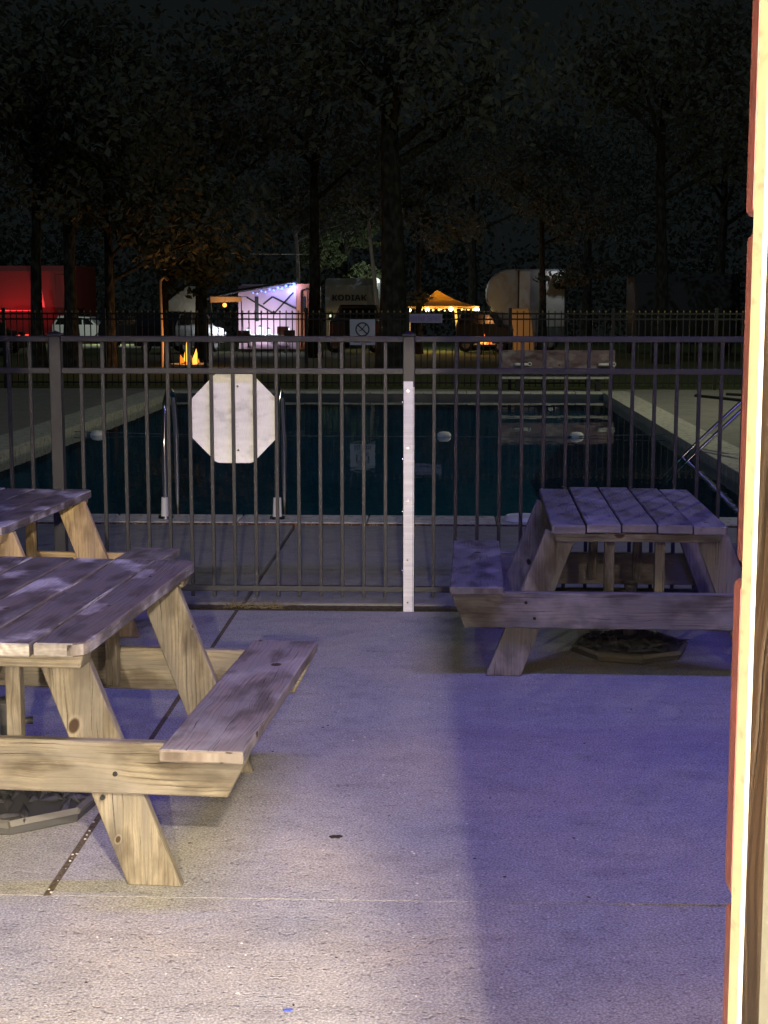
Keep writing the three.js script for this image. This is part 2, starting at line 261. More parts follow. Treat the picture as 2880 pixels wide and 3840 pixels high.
{ // lane rope with floats
  const rope = single('lane_rope', tube([[POOL.x0, -0.06, -19.9], [-3, -0.098, -19.85], [-1, -0.1, -19.8], [1, -0.1, -19.78], [POOL.x1, -0.06, -19.75]], 0.006, 40, 5), std(0.08, 0.1, 0.14, 0.8), 'thin dark rope stretched across the pool water', 'rope');
  [[-4.5, 'white float in the pool water near the left coping'], [0.0, 'white float in the pool just right of the fence post'], [1.7, 'white float in the pool towards the right coping'], [-3.05, 'small pale float left of the octagonal sign']].forEach(([x, label], i) => {
    const s = i === 3 ? 0.45 : 1, f = thing('rope_float', label, 'float', [x, -0.095, -19.82], rr(-0.1, 0.1), 'floats on the rope across the pool');
    part(f, 'body', new THREE.LatheGeometry([[0.001, -0.09], [0.03, -0.088], [0.055, -0.06], [0.062, 0], [0.055, 0.06], [0.03, 0.088], [0.001, 0.09]].map((q) => new THREE.Vector2(q[0] * s, q[1] * s)), 16).rotateZ(Math.PI / 2), M.whitePlastic);
    part(f, 'collar', new THREE.CylinderGeometry(0.03 * s, 0.03 * s, 0.05 * s, 10).rotateZ(Math.PI / 2).translate(-0.11 * s, 0, 0), std(0.05, 0.12, 0.2, 0.5));
  });
}
{ // white lid lying on the coping
  const g = thing('skimmer_lid', 'white plastic lid lying on the near pool coping', 'lid', [0.6, 0.012, -11.52]);
  part(g, 'lid', new THREE.CylinderGeometry(0.14, 0.15, 0.024, 28).translate(0, 0.012, 0), M.whitePlastic); part(g, 'rim', new THREE.TorusGeometry(0.125, 0.008, 6, 28).rotateX(Math.PI / 2).translate(0, 0.026, 0), M.whitePlastic);
}

// ---------------------------------------------------------------- near fence
{
  const Z = -8.14, f = thing('pool_fence', 'near black metal picket fence in front of the pool', 'fence');
  const posts = [-5.84, -3.95, -2.06, -0.186, 1.69, 3.57, 5.45], pg = box(-0.031, 0.031, 0, 1.485, -0.031, 0.031, 0.004), cap = merge([box(-0.036, 0.036, 1.485, 1.497, -0.036, 0.036, 0.003), new THREE.ConeGeometry(0.045, 0.016, 4).rotateY(Math.PI / 4).translate(0, 1.505, 0)]);
  const pk = box(-0.0095, 0.0095, 0.07, 1.437, -0.0095, 0.0095, 0.002), bolt = new THREE.CylinderGeometry(0.006, 0.006, 0.008, 8).rotateX(Math.PI / 2);
  posts.forEach((x, i) => {
    const p = part(f, 'post', pg, M.fence, [x, -0.02, Z]); part(p, 'post_cap', cap, M.fence);
    if (i + 1 === posts.length) return;
    const a = x + 0.031, b = posts[i + 1] - 0.031;
    for (const [y0, y1] of [[1.434, 1.465], [1.266, 1.297], [0.1, 0.131]]) part(f, 'rail', box(a, b, y0, y1, Z - 0.016, Z + 0.016, 0.003), M.fence);
    for (let k = 0; k < 15; k++) part(f, 'picket', pk, M.fence, [x + 0.133 + k * 0.1155, 0, Z]);
  });
  // aluminium gate-stop channel bolted to the middle post
  const c = thing('gate_channel', 'white aluminium channel bolted to the middle fence post', 'channel', [-0.186, 0, Z + 0.033]);
  part(c, 'face', flatUV(box(-0.0275, 0.0225, -0.015, 1.23, 0.0005, 0.006, 0.0015), 1.3), M.strip); part(c, 'flange', flatUV(box(0.024, 0.0285, -0.015, 1.2, -0.02, 0.0045), 1.3), M.strip);
  for (const y of [1.18, 0.88, 0.6, 0.28, 0.05]) { part(c, 'bolt', bolt, M.steel, [-0.004, y, 0.008]); part(c, 'bolt', bolt.clone().rotateY(Math.PI / 2), M.steel, [-0.031, y - 0.06, -0.01]); }
  part(c, 'foot', box(-0.06, 0.022, -0.018, -0.006, 0.007, 0.03), M.strip);
  // octagonal sign, its bare back towards the camera
  const o = thing('octagon_sign', 'octagonal traffic sign seen from its bare metal back', 'sign', [-1.118, 1.028, Z - 0.032]);
  const R = 0.236, pts = []; for (let k = 0; k < 8; k++) { const a = Math.PI / 8 + k * Math.PI / 4; for (const e of [-0.09, 0, 0.09]) { const rad = (R / Math.cos(Math.PI / 8)) * (e ? 0.993 : 0.999); pts.push([Math.cos(a + e * 0.6) * rad * 0.97, Math.sin(a + e * 0.6) * rad]); } }
  part(o, 'sheet', flatUV(extr(pts, 0.003).translate(0, 0, -0.0015), 0.5, 0.5, 0.5), M.alu);
  for (const y of [0.17, -0.17]) part(o, 'bolt', new THREE.CylinderGeometry(0.007, 0.007, 0.006, 8).rotateX(Math.PI / 2), M.steel, [0.02, y, 0.004]);
}

// ---------------------------------------------------------------- picnic tables
const toneOf = new Map();
function tones(m) { if (!toneOf.has(m)) toneOf.set(m, [1, 0.84, 0.93].map((k, i) => { const c = m.clone(); c.color.setRGB(k, k * (i === 1 ? 0.99 : 1), k); return c; })); return toneOf.get(m); }
function picnicTable(label, pos, turn, o) {
  const g = thing('picnic_table', label, 'picnic table', pos, turn, 'wooden picnic tables on the patio');
  const { L = 1.34, top = 0.73, seat = 0.435, legM = M.legWood, topM = M.topWood, benchM = M.benchWood, gap = 0.009, warp = 0, legX = 0.3, corner: cr0 = 0.05, notch = 0.028, bh = 0.15 } = o, T = 0.038, W = 0.75, hz = L / 2, n = 5, bw = (W - gap * (n - 1)) / n;
  // top boards, the outer two with rounded corners
  for (let k = 0; k < n; k++) {
    const x0 = -W / 2 + k * (bw + gap), x1 = x0 + bw, e = rr(-0.012, 0.012) * (warp ? 2 : 0.5), r = cr0, a = -hz + e, b = hz + rr(-0.006, 0.006), pts = [];
    const corner = (cx, cz, q) => { for (let i = 0; i <= 5; i++) { const t = (q + i / 5) * Math.PI / 2; pts.push([cx + Math.cos(t) * r, cz + Math.sin(t) * r]); } };
    const left = k === 0, right = k === n - 1;
    if (right) corner(x1 - r, b - r, 0); else pts.push([x1, b]);
    if (left) corner(x0 + r, b - r, 1); else pts.push([x0, b]);
    if (left) corner(x0 + r, a + r, 2); else pts.push([x0, a]);
    if (right) corner(x1 - r, a + r, 3); else pts.push([x1, a]);
    const geo = extr(pts, T, 0.004).rotateX(Math.PI / 2); // polygon y -> z, thickness downwards
    part(g, 'top_board', grain(geo, [0, 0, 1], 2, 0.5), tones(topM)[(k * 2 + Math.round(L * 10)) % 3], [0, top + (warp ? rr(-warp, warp) : rr(-0.002, 0.002)), 0]);
  }
  const under = top - T - (warp || 0.002) - 0.001;
  // benches
  const bx = 0.575, bwid = 0.235;
  for (const s of [-1, 1]) part(g, 'bench_seat', grain(box(Math.min(s * bx, s * (bx + bwid)), Math.max(s * bx, s * (bx + bwid)), seat - T, seat, -hz, hz, 0.007), [0, 0, 1], 2, 0.5), benchM);
  // two end frames
  for (const e of [-1, 1]) {
    const zl = e * (hz - 0.13), zi = zl - e * T; // legs between zl and zi
    const slope = Math.tan(21 * Math.PI / 180), hw = 0.078;
    for (const s of [-1, 1]) {
      const yb = 0, yt = under - 0.001, xt = legX, xb = xt + slope * yt, P = [[s * (xb - hw), yb], [s * (xb + hw), yb], [s * (xt + hw * 0.94), yt], [s * (xt - hw * 0.94), yt]];
      if (s < 0) P.reverse();
      const geo = extr(P, T, 0.004).translate(0, 0, Math.min(zl, zi));
      const lg = part(g, 'leg', grain(geo, [s * -slope, 1, 0], 2, 0.5), legM);
      for (const [dy, dx] of [[0.27, -0.03], [0.34, 0.035]]) part(lg, 'bolt', new THREE.CylinderGeometry(0.007, 0.008, 0.006, 8).rotateX(Math.PI / 2), M.rubber, [s * (xb - slope * dy + dx), dy, zl + e * 0.04]);
    }
    // seat beam outside the legs, ends cut at a slant
    const bb = seat - T - 0.001, bt = bb + notch, yb = bt - bh, ex = 0.82, P = [[-ex + 0.075, yb], [ex - 0.075, yb], [ex - 0.012, bb], ...(notch ? [[bx - 0.003, bb], [bx - 0.003, bt], [-bx + 0.003, bt], [-bx + 0.003, bb]] : []), [-ex + 0.012, bb]];
    const z0 = e > 0 ? zl + 0.001 : zl - T - 0.001;
    part(g, 'seat_beam', grain(extr(P, T, 0.004).translate(0, 0, z0), [1, 0, 0], 2, 0.5), o.beamM || legM);
    // cleat under the top
    const z1 = e > 0 ? zl + 0.001 : zl - 0.09 - 0.001;
    part(g, 'cleat', grain(extr([[-0.35, under - 0.036], [0.35, under - 0.036], [0.36, under], [-0.36, under]], 0.09, 0.003).translate(0, 0, z1), [1, 0, 0], 2, 0.5), o.beamM || legM);
    // upright braces between cleat and beam
    for (const s of [-1, 1]) part(g, 'brace', grain(box(s * 0.11 - 0.022, s * 0.11 + 0.022, bt - 0.12, under, zi - e * 0.02 - 0.02, zi - e * 0.02 + 0.02, 0.004), [0, 1, 0], 2, 0.5), legM);
  }
  return g;
}
picnicTable('picnic table with pale scuffed top nearest the camera at left', [-1.302, 0.001, -4.765], -0.066, { L: 1.37, seat: 0.443, legX: 0.258 });
picnicTable('picnic table with yellow legs at left, behind the nearest one', [-2.17, 0.001, -6.97], -0.07, { L: 1.3, top: 0.715, seat: 0.425, legM: M.newWood });
picnicTable('grey weathered picnic table in front of the fence at right', [0.85, 0.001, -7.2], -0.02, { L: 1.3, top: 0.7, seat: 0.425, legM: M.greyWood, topM: M.greyWood, benchM: M.greyWood, gap: 0.007, warp: 0.004, corner: 0.012, legX: 0.32, notch: 0, bh: 0.16 });

// umbrella bases standing under the tables
function umbrellaBase(label, pos, turn, s) {
  const g = thing('umbrella_base', label, 'umbrella base', pos, turn, 'cast umbrella bases under the tables'); g.scale.setScalar(s);
  const R = 0.27, oct = []; for (let k = 0; k < 8; k++) oct.push([Math.cos(k * Math.PI / 4) * R, Math.sin(k * Math.PI / 4) * R]);
  part(g, 'plate', extr(oct, 0.03, 0.004).rotateX(-Math.PI / 2), M.cast);
  const rim = []; for (let k = 0; k < 8; k++) { const a = oct[k], b = oct[(k + 1) % 8]; rim.push(beamBox([a[0], 0.034, -a[1]], [b[0], 0.034, -b[1]], 0.018, 0.016)); }
  part(g, 'rim', rim, M.castRim);
  const leaf = []; // raised cast leaves
  for (let i = 0; i < 130; i++) {
    const r = rr(0.06, 0.235), a = rnd() * 6.283, b = rnd() * 6.283, l = rr(0.03, 0.07), y = 0.034 + 0.05 * (1 - r / 0.25) + rr(0, 0.012);
    const q = new THREE.OctahedronGeometry(1, 0).scale(l, 0.011, 0.014).rotateZ(rr(-0.25, 0.25)).rotateY(b).translate(Math.cos(a) * r, y, Math.sin(a) * r); leaf.push(q);
  }
  part(g, 'leaf_relief', leaf, M.cast).userData.kind = 'stuff';
  part(g, 'dome', new THREE.ConeGeometry(0.235, 0.06, 24).translate(0, 0.06, 0), M.cast);
  part(g, 'stem', new THREE.LatheGeometry([[0.03, 0.07], [0.034, 0.1], [0.028, 0.11], [0.026, 0.3], [0.033, 0.31], [0.033, 0.33], [0.0, 0.33]].map((q) => new THREE.Vector2(...q)), 16), M.cast);
  part(g, 'knob', bar([0.02, 0.26, 0], [0.07, 0.26, 0], 0.008, 0.012, 8), M.cast);
}
umbrellaBase('dark cast umbrella base under the grey table at right', [0.885, 0.001, -7.2], 0.1, 1);
umbrellaBase('dark leaf patterned umbrella base under the nearest table', [-1.42, 0.001, -4.86], 0.25, 1.1);

// ---------------------------------------------------------------- the building the camera looks out of
{
  const b = thing('pool_building', 'red painted block building whose doorway frames the right edge', 'building');
  const red = new THREE.MeshStandardMaterial({ map: tex(256, 256, (u, v) => { const k = 0.92 + 0.14 * fbm(u * 8, v * 8, 5) + 0.07 * n2(u * 90, v * 90); return [0.42 * k, 0.23 * k, 0.23 * k]; }), roughness: 0.6, bumpMap: tex(256, 256, (u, v) => { const k = 0.5 + 0.4 * fbm(u * 24, v * 24, 4); return [k, k, k]; }, false), bumpScale: 0.003 });
  const plaster = std(0.62, 0.58, 0.5, 0.9), XL = -0.78, H = 2.1;
  // block beside the door, rebated to take the frame
  const blockShape = [[0.175, 0.92], [0.577, 0.92], [0.577, 0.72], [0.221, 0.72], [0.221, 0.9005], [0.175, 0.9005]];
  for (let k = -1; k < 10; k++) {
    const y0 = 0.0764 + k * 0.2032 + 0.0045, y1 = y0 + 0.1942, lo = Math.max(0, y0), hi = Math.min(H, y1); if (hi - lo < 0.02) continue;
    const s = new THREE.Shape(blockShape.map((p) => new THREE.Vector2(...p)));
    const g = new THREE.ExtrudeGeometry(s, { depth: hi - lo - 0.01, bevelEnabled: true, bevelSize: 0.004, bevelThickness: 0.005, bevelOffset: -0.004, bevelSegments: 3 }).translate(0, 0, 0.005).rotateX(-Math.PI / 2);
    part(b, 'block', flatUV(g, 0.6, rnd(), rnd()), red, [(k % 2) * 0.0012, lo, 0]);
  }
  part(b, 'mortar', flatUV(extrY([[0.181, -0.913], [0.57, -0.913], [0.57, -0.73], [0.226, -0.73], [0.226, -0.902], [0.181, -0.902]].map(([x, z]) => [x, z]), 0, H), 0.6), red);
  part(b, 'wall', flatUV(box(0.58, 6, 0, H, -0.92, -0.72), 1.2), red);
  part(b, 'wall', flatUV(box(-6, XL, 0, H, -0.92, -0.72), 1.2), red);
  part(b, 'wall', flatUV(box(-6, 6, H, 5.4, -0.92, -0.72), 1.2), red);
  // room behind the camera
  part(b, 'floor', flatUV(box(-3.2, 3.2, -0.1, 0.0, -0.92, 6.4), 2), M.deck);
  part(b, 'ceiling', box(-3.2, 3.2, 2.7, 2.8, -0.719, 6.4), plaster);
  part(b, 'room_wall', box(-3.2, -3.05, 0, 2.7, -0.719, 6.4), plaster); part(b, 'room_wall', box(3.05, 3.2, 0, 2.7, -0.719, 6.4), plaster); part(b, 'room_wall', box(-3.05, 3.05, 0, 2.7, 6.25, 6.4), plaster);
  part(b, 'wall_lining', box(0.23, 3.05, 0, 2.7, -0.715, -0.7), plaster); part(b, 'wall_lining', box(-3.05, XL - 0.02, 0, 2.7, -0.715, -0.7), plaster); part(b, 'wall_lining', box(XL - 0.02, 0.23, H + 0.02, 2.7, -0.715, -0.7), plaster);
  part(b, 'roof', box(-6.3, 6.3, 5.4, 5.6, -1.0, 7.4), std(0.06, 0.06, 0.06, 0.9)); part(b, 'wall', flatUV(box(-6, -5.8, 0, 5.4, -0.719, 7.2), 1.2), red); part(b, 'wall', flatUV(box(5.8, 6, 0, 5.4, -0.719, 7.2), 1.2), red); part(b, 'wall', flatUV(box(-5.8, 5.8, 0, 5.4, 7, 7.2), 1.2), red);
  // door frame
  const cream = new THREE.MeshStandardMaterial({ map: tex(256, 1024, (u, v) => { const k = 1 + 0.03 * fbm(u * 4, v * 30, 4) - 0.16 * clamp((fbm(u * 30 + 6, v * 60, 3) - 0.3) * 4); return [0.68 * k, 0.65 * k, 0.56 * k]; }), roughness: 0.5 });
  const fr = part(b, 'door_frame', flatUV(extrY([[0.1755, -0.9], [0.22, -0.9], [0.22, -0.8847], [0.178, -0.8847]], 0, H), 1), cream);
  part(fr, 'weather_strip', extrY([[0.1781, -0.8845], [0.22, -0.8845], [0.22, -0.8812], [0.1797, -0.8812]], 0, H), std(0.82, 0.83, 0.8, 0.4));
  part(fr, 'door_edge', grain(extrY([[0.1798, -0.881], [0.22, -0.881], [0.22, -0.866], [0.1868, -0.866]], 0, H), [0, 1, 0], 2, 0.5), M.doorWood);
  part(fr, 'inner_casing', extrY([[0.187, -0.8658], [0.22, -0.8658], [0.22, -0.7], [0.196, -0.7]], 0, H), std(0.3, 0.32, 0.31, 0.5));
  const fl = part(b, 'door_frame', box(XL - 0.005, XL + 0.03, 0, H, -0.9, -0.7), cream); part(b, 'door_head', box(XL + 0.03, 0.22, H - 0.03, H, -0.9, -0.7), cream);
}
// bare bulbs on the room ceiling
[[0.3, 0.2], [0.3, 2.1], [0.32, 4.4]].forEach(([x, z], i) => {
  const g = thing('ceiling_bulb', ['warm ceiling bulb just inside the doorway', 'warm ceiling bulb in the middle of the room', 'warm ceiling bulb at the back of the room'][i], 'lamp', [x, 2.7, z], 0, 'bulbs in the room behind the doorway');
  part(g, 'lamp_holder', new THREE.CylinderGeometry(0.03, 0.045, 0.14, 14).translate(0, -0.07, 0), M.whitePlastic);
  part(g, 'light_bulb', new THREE.SphereGeometry(0.05, 16, 12).translate(0, -0.19, 0), emit(1, 0.78, 0.5, 6));
  pointLight(g, [0, -0.19, 0], [1, 0.85, 0.64], [105, 62, 210][i], 0.045);
});
{ // yellow lamp on the wall to the right of the door
  const g = thing('wall_lamp', 'yellow wall lamp to the right of the doorway', 'lamp', [1.15, 2.02, -0.92]);
  part(g, 'back_plate', box(-0.06, 0.06, -0.1, 0.1, -0.03, 0, 0.008), M.black); part(g, 'arm', bar([0, 0.05, -0.02], [0, 0.09, -0.14], 0.01), M.black); part(g, 'hood', new THREE.ConeGeometry(0.1, 0.07, 20, 1, true).translate(0, 0.1, -0.15), M.black);
  part(g, 'light_bulb', new THREE.SphereGeometry(0.045, 16, 12).translate(0, 0.02, -0.15), emit(1, 0.8, 0.4, 5)); pointLight(g, [0, 0.02, -0.15], [1, 0.86, 0.56], 12, 0.045);
}
{ // long blue light bar held out from the roof edge over the patio
  const g = thing('light_bar', 'long blue light bar held out from the roof edge', 'lamp', [1.2, 5.3, -4.5]);
  part(g, 'housing', box(-1.6, 1.6, 0.01, 0.09, -0.12, 0.12, 0.01), M.black);
  for (const x of [-1.4, 1.4]) part(g, 'arm', bar([x, 0.09, 0], [x, 0.2, 3.57], 0.03), M.farFence);
  part(g, 'light_panel', new THREE.PlaneGeometry(3.1, 0.2).rotateX(Math.PI / 2).translate(0, 0.006, 0), emit(0.2, 0.18, 1, 3));
  const l = new THREE.RectAreaLight(new THREE.Color(0.22, 0.19, 1), 100, 3.1, 0.2); l.position.set(0, 0, 0); g.add(l); l.lookAt(1.1, 0, -5.0);
}
{ // yellow-green lamp on a pole at the right of the pool
  const g = thing('pole_lamp', 'pole lamp standing on the right pool deck', 'lamp', [7.9, 0, -22]);
  part(g, 'pole', bar([0, -0.02, 0], [0, 6, 0], 0.05, 0.04, 12), M.farFence); part(g, 'hood', box(-0.5, 0.06, 6.0, 6.12, -0.12, 0.12, 0.02), M.farFence);
  part(g, 'light_bulb', new THREE.SphereGeometry(0.06, 14, 10).translate(-0.36, 5.95, 0), emit(0.9, 0.85, 0.5, 6)); pointLight(g, [-0.36, 5.95, 0], [0.95, 0.93, 0.62], 64, 0.06);
}

// ---------------------------------------------------------------- far fence, signs, bench
{
  const Z = -28.6, f = thing('far_pool_fence', 'far black picket fence with ball tops beyond the pool', 'fence');
  const pk = box(-0.009, 0.009, 0.05, 1.40, -0.009, 0.009), tip = merge([new THREE.SphereGeometry(0.017, 8, 6).scale(1, 1.5, 1).translate(0, 1.42, 0)]), pg = box(-0.03, 0.03, -0.02, 1.49, -0.03, 0.03, 0.004), tipM = std(0.22, 0.16, 0.08, 0.4);
  for (let x = -10.081; x < 9; x += 1.88) { part(f, 'post', pg, M.farFence, [x + 0.005, 0, Z]); for (const y of [1.27, 0.1]) part(f, 'rail', box(x + 0.035, x + 1.85, y, y + 0.03, Z - 0.014, Z + 0.014), M.farFence); part(f, 'rail', box(x + 0.035, x + 1.85, 1.37, 1.4, Z - 0.0145, Z + 0.0145), M.farFence);
    for (let k = 0; k < 15; k++) { const p = part(f, 'picket', pk, M.farFence, [x + 0.135 + k * 0.115, 0, Z]); part(p, 'picket_tip', tip, tipM); } }
  // square sign with a crossed-out diver
  const cv = document.createElement('canvas'); cv.width = cv.height = 256; const c = cv.getContext('2d');
  c.fillStyle = '#a9abc8'; c.fillRect(0, 0, 256, 256); c.strokeStyle = '#16161c'; c.lineWidth = 13; c.beginPath(); c.arc(128, 100, 66, 0, 7); c.stroke(); c.beginPath(); c.moveTo(80, 54); c.lineTo(176, 146); c.stroke();
  c.lineWidth = 9; c.beginPath(); c.moveTo(150, 66); c.lineTo(120, 104); c.lineTo(96, 112); c.stroke(); c.beginPath(); c.arc(158, 58, 8, 0, 7); c.fillStyle = '#16161c'; c.fill();
  c.fillRect(40, 198, 62, 34); c.fillRect(118, 198, 96, 34); c.fillStyle = '#a9abc8'; for (const x of [60, 80, 136, 154, 174, 194]) c.fillRect(x, 198, 5, 34); c.fillRect(40, 213, 176, 4);
  const t = new THREE.CanvasTexture(cv); t.colorSpace = THREE.SRGBColorSpace;
  const s = thing('square_sign', 'square white sign with a crossed circle on the far fence', 'sign', [-1.513, 1.046, Z + 0.02]);
  part(s, 'board', box(-0.232, 0.232, -0.235, 0.235, 0, 0.006), M.whitePlastic); part(s, 'sign_print', new THREE.PlaneGeometry(0.46, 0.466).translate(0, 0, 0.0065), new THREE.MeshStandardMaterial({ map: t, roughness: 0.45 }));
  const cv2 = document.createElement('canvas'); cv2.width = 512; cv2.height = 128; const d = cv2.getContext('2d'); d.fillStyle = '#8680b0'; d.fillRect(0, 0, 512, 128); d.fillStyle = '#5e589a';
  for (let x = 26, k = 0; x < 480; x += 38, k++) { if (k === 6) continue; d.fillRect(x, 34, 9, 62); d.fillRect(x + 18, 34, 8, 62); d.fillRect(x, k % 2 ? 34 : 60, 26, 9); if (k % 3) d.fillRect(x, 88, 24, 8); }
  const t2 = new THREE.CanvasTexture(cv2); t2.colorSpace = THREE.SRGBColorSpace;
  const p = thing('strip_sign', 'long pale purple sign above the middle fence post', 'sign', [-0.353, 1.3, Z + 0.022]);
  part(p, 'board', box(-0.308, 0.308, -0.08, 0.08, 0, 0.005), M.whitePlastic); part(p, 'sign_print', new THREE.PlaneGeometry(0.612, 0.156).translate(0, 0, 0.0055), new THREE.MeshStandardMaterial({ map: t2, roughness: 0.5 }));
}
{ // long bench with a plank backrest on the far deck
  const g = thing('plank_bench', 'long bench with weathered plank backrest on the far deck', 'bench', [2.04, 0.005, -27.98], 0.0);
  part(g, 'backrest', grain(box(-1.025, 1.025, 0.37, 0.735, -0.02, 0.02, 0.006), [1, 0, 0], 2, 0.5), M.plankWood);
  part(g, 'seat', grain(box(-1.01, 0.95, 0.225, 0.262, 0.03, 0.09 + 0.1, 0.005), [1, 0, 0], 2, 0.5), M.coping);
  for (const x of [-0.72, 0.72]) { part(g, 'leg', box(x - 0.04, x + 0.04, -0.01, 0.73, -0.1, -0.025), M.black); part(g, 'leg', box(x - 0.04, x + 0.04, -0.01, 0.22, 0.04, 0.15), M.black); }
  for (const x of [-0.645, 0.865]) { const h = part(g, 'bracket', tube([[x - 0.12, 0.478, 0.03], [x - 0.1, 0.48, 0.055], [x + 0.05, 0.48, 0.055], [x + 0.1, 0.482, 0.03]], 0.026, 16, 8), M.whitePlastic); part(h, 'eyelet', new THREE.TorusGeometry(0.03, 0.01, 6, 14).translate(x + 0.14, 0.485, 0.032), M.whitePlastic); }
}
{ // two hoses on the right deck
  const m = std(0.015, 0.015, 0.015, 0.7);
  single('hose', tube([[4.3, 0.012, -26.6], [4.9, 0.012, -25.2], [5.0, 0.012, -23.6], [5.3, 0.012, -22], [6.4, 0.012, -21]], 0.03, 40, 6), m, 'dark hose lying on the right pool deck, nearer the pool', 'hose', 'hoses on the right deck');
  single('hose', tube([[4.9, 0.012, -27], [5.6, 0.012, -26.2], [5.9, 0.012, -24.6], [6.6, 0.012, -23]], 0.03, 40, 6), m, 'dark hose lying on the right pool deck, farther from pool', 'hose', 'hoses on the right deck');
}

// ---------------------------------------------------------------- trees
M.bark = new THREE.MeshStandardMaterial({ map: tex(256, 512, (u, v) => { const k = 0.2 + 0.07 * n2(u * 26, v * 7) + 0.06 * fbm(u * 40, v * 16, 3); return [k * 1.02, k, k * 0.93]; }), roughness: 1, bumpMap: tex(256, 512, (u, v) => { const k = 0.5 + 0.5 * n2(u * 26, v * 7); return [k, k, k]; }, false), bumpScale: 0.03 });
M.paleBark = std(0.5, 0.48, 0.44, 0.9);
const leafM = (r, g, b) => { const m = new THREE.MeshPhysicalMaterial({ roughness: 0.9, side: THREE.DoubleSide, transmission: 0.3, thickness: 0 }); m.color.setRGB(r, g, b); return m; };
M.leaf = [leafM(0.105, 0.12, 0.1), leafM(0.07, 0.085, 0.04), leafM(0.1, 0.13, 0.05)];
function leaves(blobs, count, size) {
  const p = [], nrm = [], id = [], q = V(0, 0, 0), a = V(0, 0, 0), b = V(0, 0, 0);
  for (let i = 0; i < count; i++) {
    const [bx, by, bz, br, bh = br * 0.75] = blobs[i % blobs.length]; let x, y, z, r;
    do { x = rr(-1, 1); y = rr(-1, 1); z = rr(-1, 1); r = x * x + y * y + z * z; } while (r > 1 || n3((bx + x * br) * 0.9, (by + y * bh) * 0.9, (bz + z * br) * 0.9) < -0.05);
    q.set(bx + x * br, by + y * bh, bz + z * br); a.set(rr(-1, 1), rr(-1, 1), rr(-1, 1)).normalize(); b.set(rr(-1, 1), rr(-1, 1), rr(-1, 1)).cross(a).normalize();
    const s = size * rr(0.6, 1.4), k = p.length / 3; for (const [u, v] of [[-s, 0], [0, -s * 0.5], [s, 0], [0, s * 0.5]]) { p.push(q.x + a.x * u + b.x * v, q.y + a.y * u + b.y * v, q.z + a.z * u + b.z * v); const c = a.clone().cross(b); nrm.push(c.x, c.y, c.z); }
    id.push(k, k + 1, k + 2, k, k + 2, k + 3);
  }
  const g = new THREE.BufferGeometry(); g.setAttribute('position', new THREE.Float32BufferAttribute(p, 3)); g.setAttribute('normal', new THREE.Float32BufferAttribute(nrm, 3)); g.setIndex(id); return g;
}
function trunkGeo(pts, r0, r1, flare = 1.5) {
  const c = new THREE.CatmullRomCurve3(pts.map((p) => V(...p))), n = 22, s = 12, g = new THREE.TubeGeometry(c, n, 1, s), p = g.attributes.position;
  for (let i = 0; i <= n; i++) { const t = i / n, o = c.getPointAt(t), r = (r0 + (r1 - r0) * t) * (1 + (flare - 1) * Math.exp(-t * 14));
    for (let j = 0; j <= s; j++) { const k = i * (s + 1) + j, w = r * (1 + 0.08 * n2(j % s, i * 0.4 + pts[0][0])); p.setXYZ(k, o.x + (p.getX(k) - o.x) * w, o.y + (p.getY(k) - o.y) * w, o.z + (p.getZ(k) - o.z) * w); } }
  g.computeVertexNormals(); return g;
}
function tree(label, x, z, r, h, o = {}) {
  const g = thing(o.name || 'tree', label, 'tree', [x, terrainY(x, z) - 0.05, z], 0, 'trees around the campground'), lean = o.lean || [0, 0], fork = (o.fork || 0.55) * h, tp = [lean[0] * h, h, lean[1] * h];
  const parts = [trunkGeo([[0, 0, 0], [lean[0] * h * 0.2, h * 0.3, lean[1] * h * 0.2], [lean[0] * h * 0.6 + rr(-0.15, 0.15), h * 0.65, lean[1] * h * 0.6], tp], r, r * 0.35, o.flare)], blobs = [];
  const nb = o.limbs || 6, cr = o.crown || 3;
  for (let k = 0; k < nb; k++) {
    const a = k / nb * 6.283 + rr(-0.4, 0.4), y = fork + (h - fork) * (k / nb) * 0.8, l = cr * rr(0.6, 1), t = y / h, bx = lean[0] * h * t, bz = lean[1] * h * t, e = [bx + Math.cos(a) * l, y + l * rr(0.35, 0.8), bz + Math.sin(a) * l];
    parts.push(trunkGeo([[bx, y, bz], [(bx + e[0]) / 2, (y + e[1]) / 2 + 0.1, (bz + e[2]) / 2], e], r * 0.36, r * 0.1, 1)); blobs.push([e[0], e[1] + 0.3, e[2], cr * rr(0.45, 0.65)]); blobs.push([(bx + e[0]) / 2, e[1] * 0.85 + 0.2 * y, (bz + e[2]) / 2, cr * rr(0.35, 0.5)]);
  }
  blobs.push([tp[0], h + cr * 0.2, tp[2], cr * 0.7]);
  part(g, 'trunk', parts, o.bark || M.bark); part(g, 'crown', leaves([...blobs, ...(o.blobs || [])], o.leaves || 5000, o.size || 0.13), o.leaf || M.leaf[0]);
  return g;
}
tree('tall dark tree standing leftmost, left of the white car', -10.85, -41, 0.18, 8, { crown: 3.2, flare: 1.6 });
tree('dark tree in front of the white car', -9.92, -41, 0.185, 8.5, { crown: 3, flare: 2, lean: [-0.01, 0] });
tree('forked dark tree left of the first campfire', -9.15, -42, 0.16, 8, { crown: 3, lean: [0.03, 0], fork: 0.3, limbs: 7 });
tree('slender tree right of the first campfire', -7.86, -50, 0.21, 9, { crown: 3 });
tree('tall dark tree right of the pink lit trailer', -4.6, -55, 0.235, 10, { crown: 3.4, flare: 1.3 });
tree('thick rough barked tree behind the middle fence post', -1.33, -40, 0.375, 9.5, { crown: 3.8, limbs: 8, flare: 1.35 });
tree('dark tree left of the yellow canopy', -1.05, -63, 0.14, 7, { crown: 2.2, blobs: [[0.1, 2.3, 0.5, 0.8, 0.3]] });
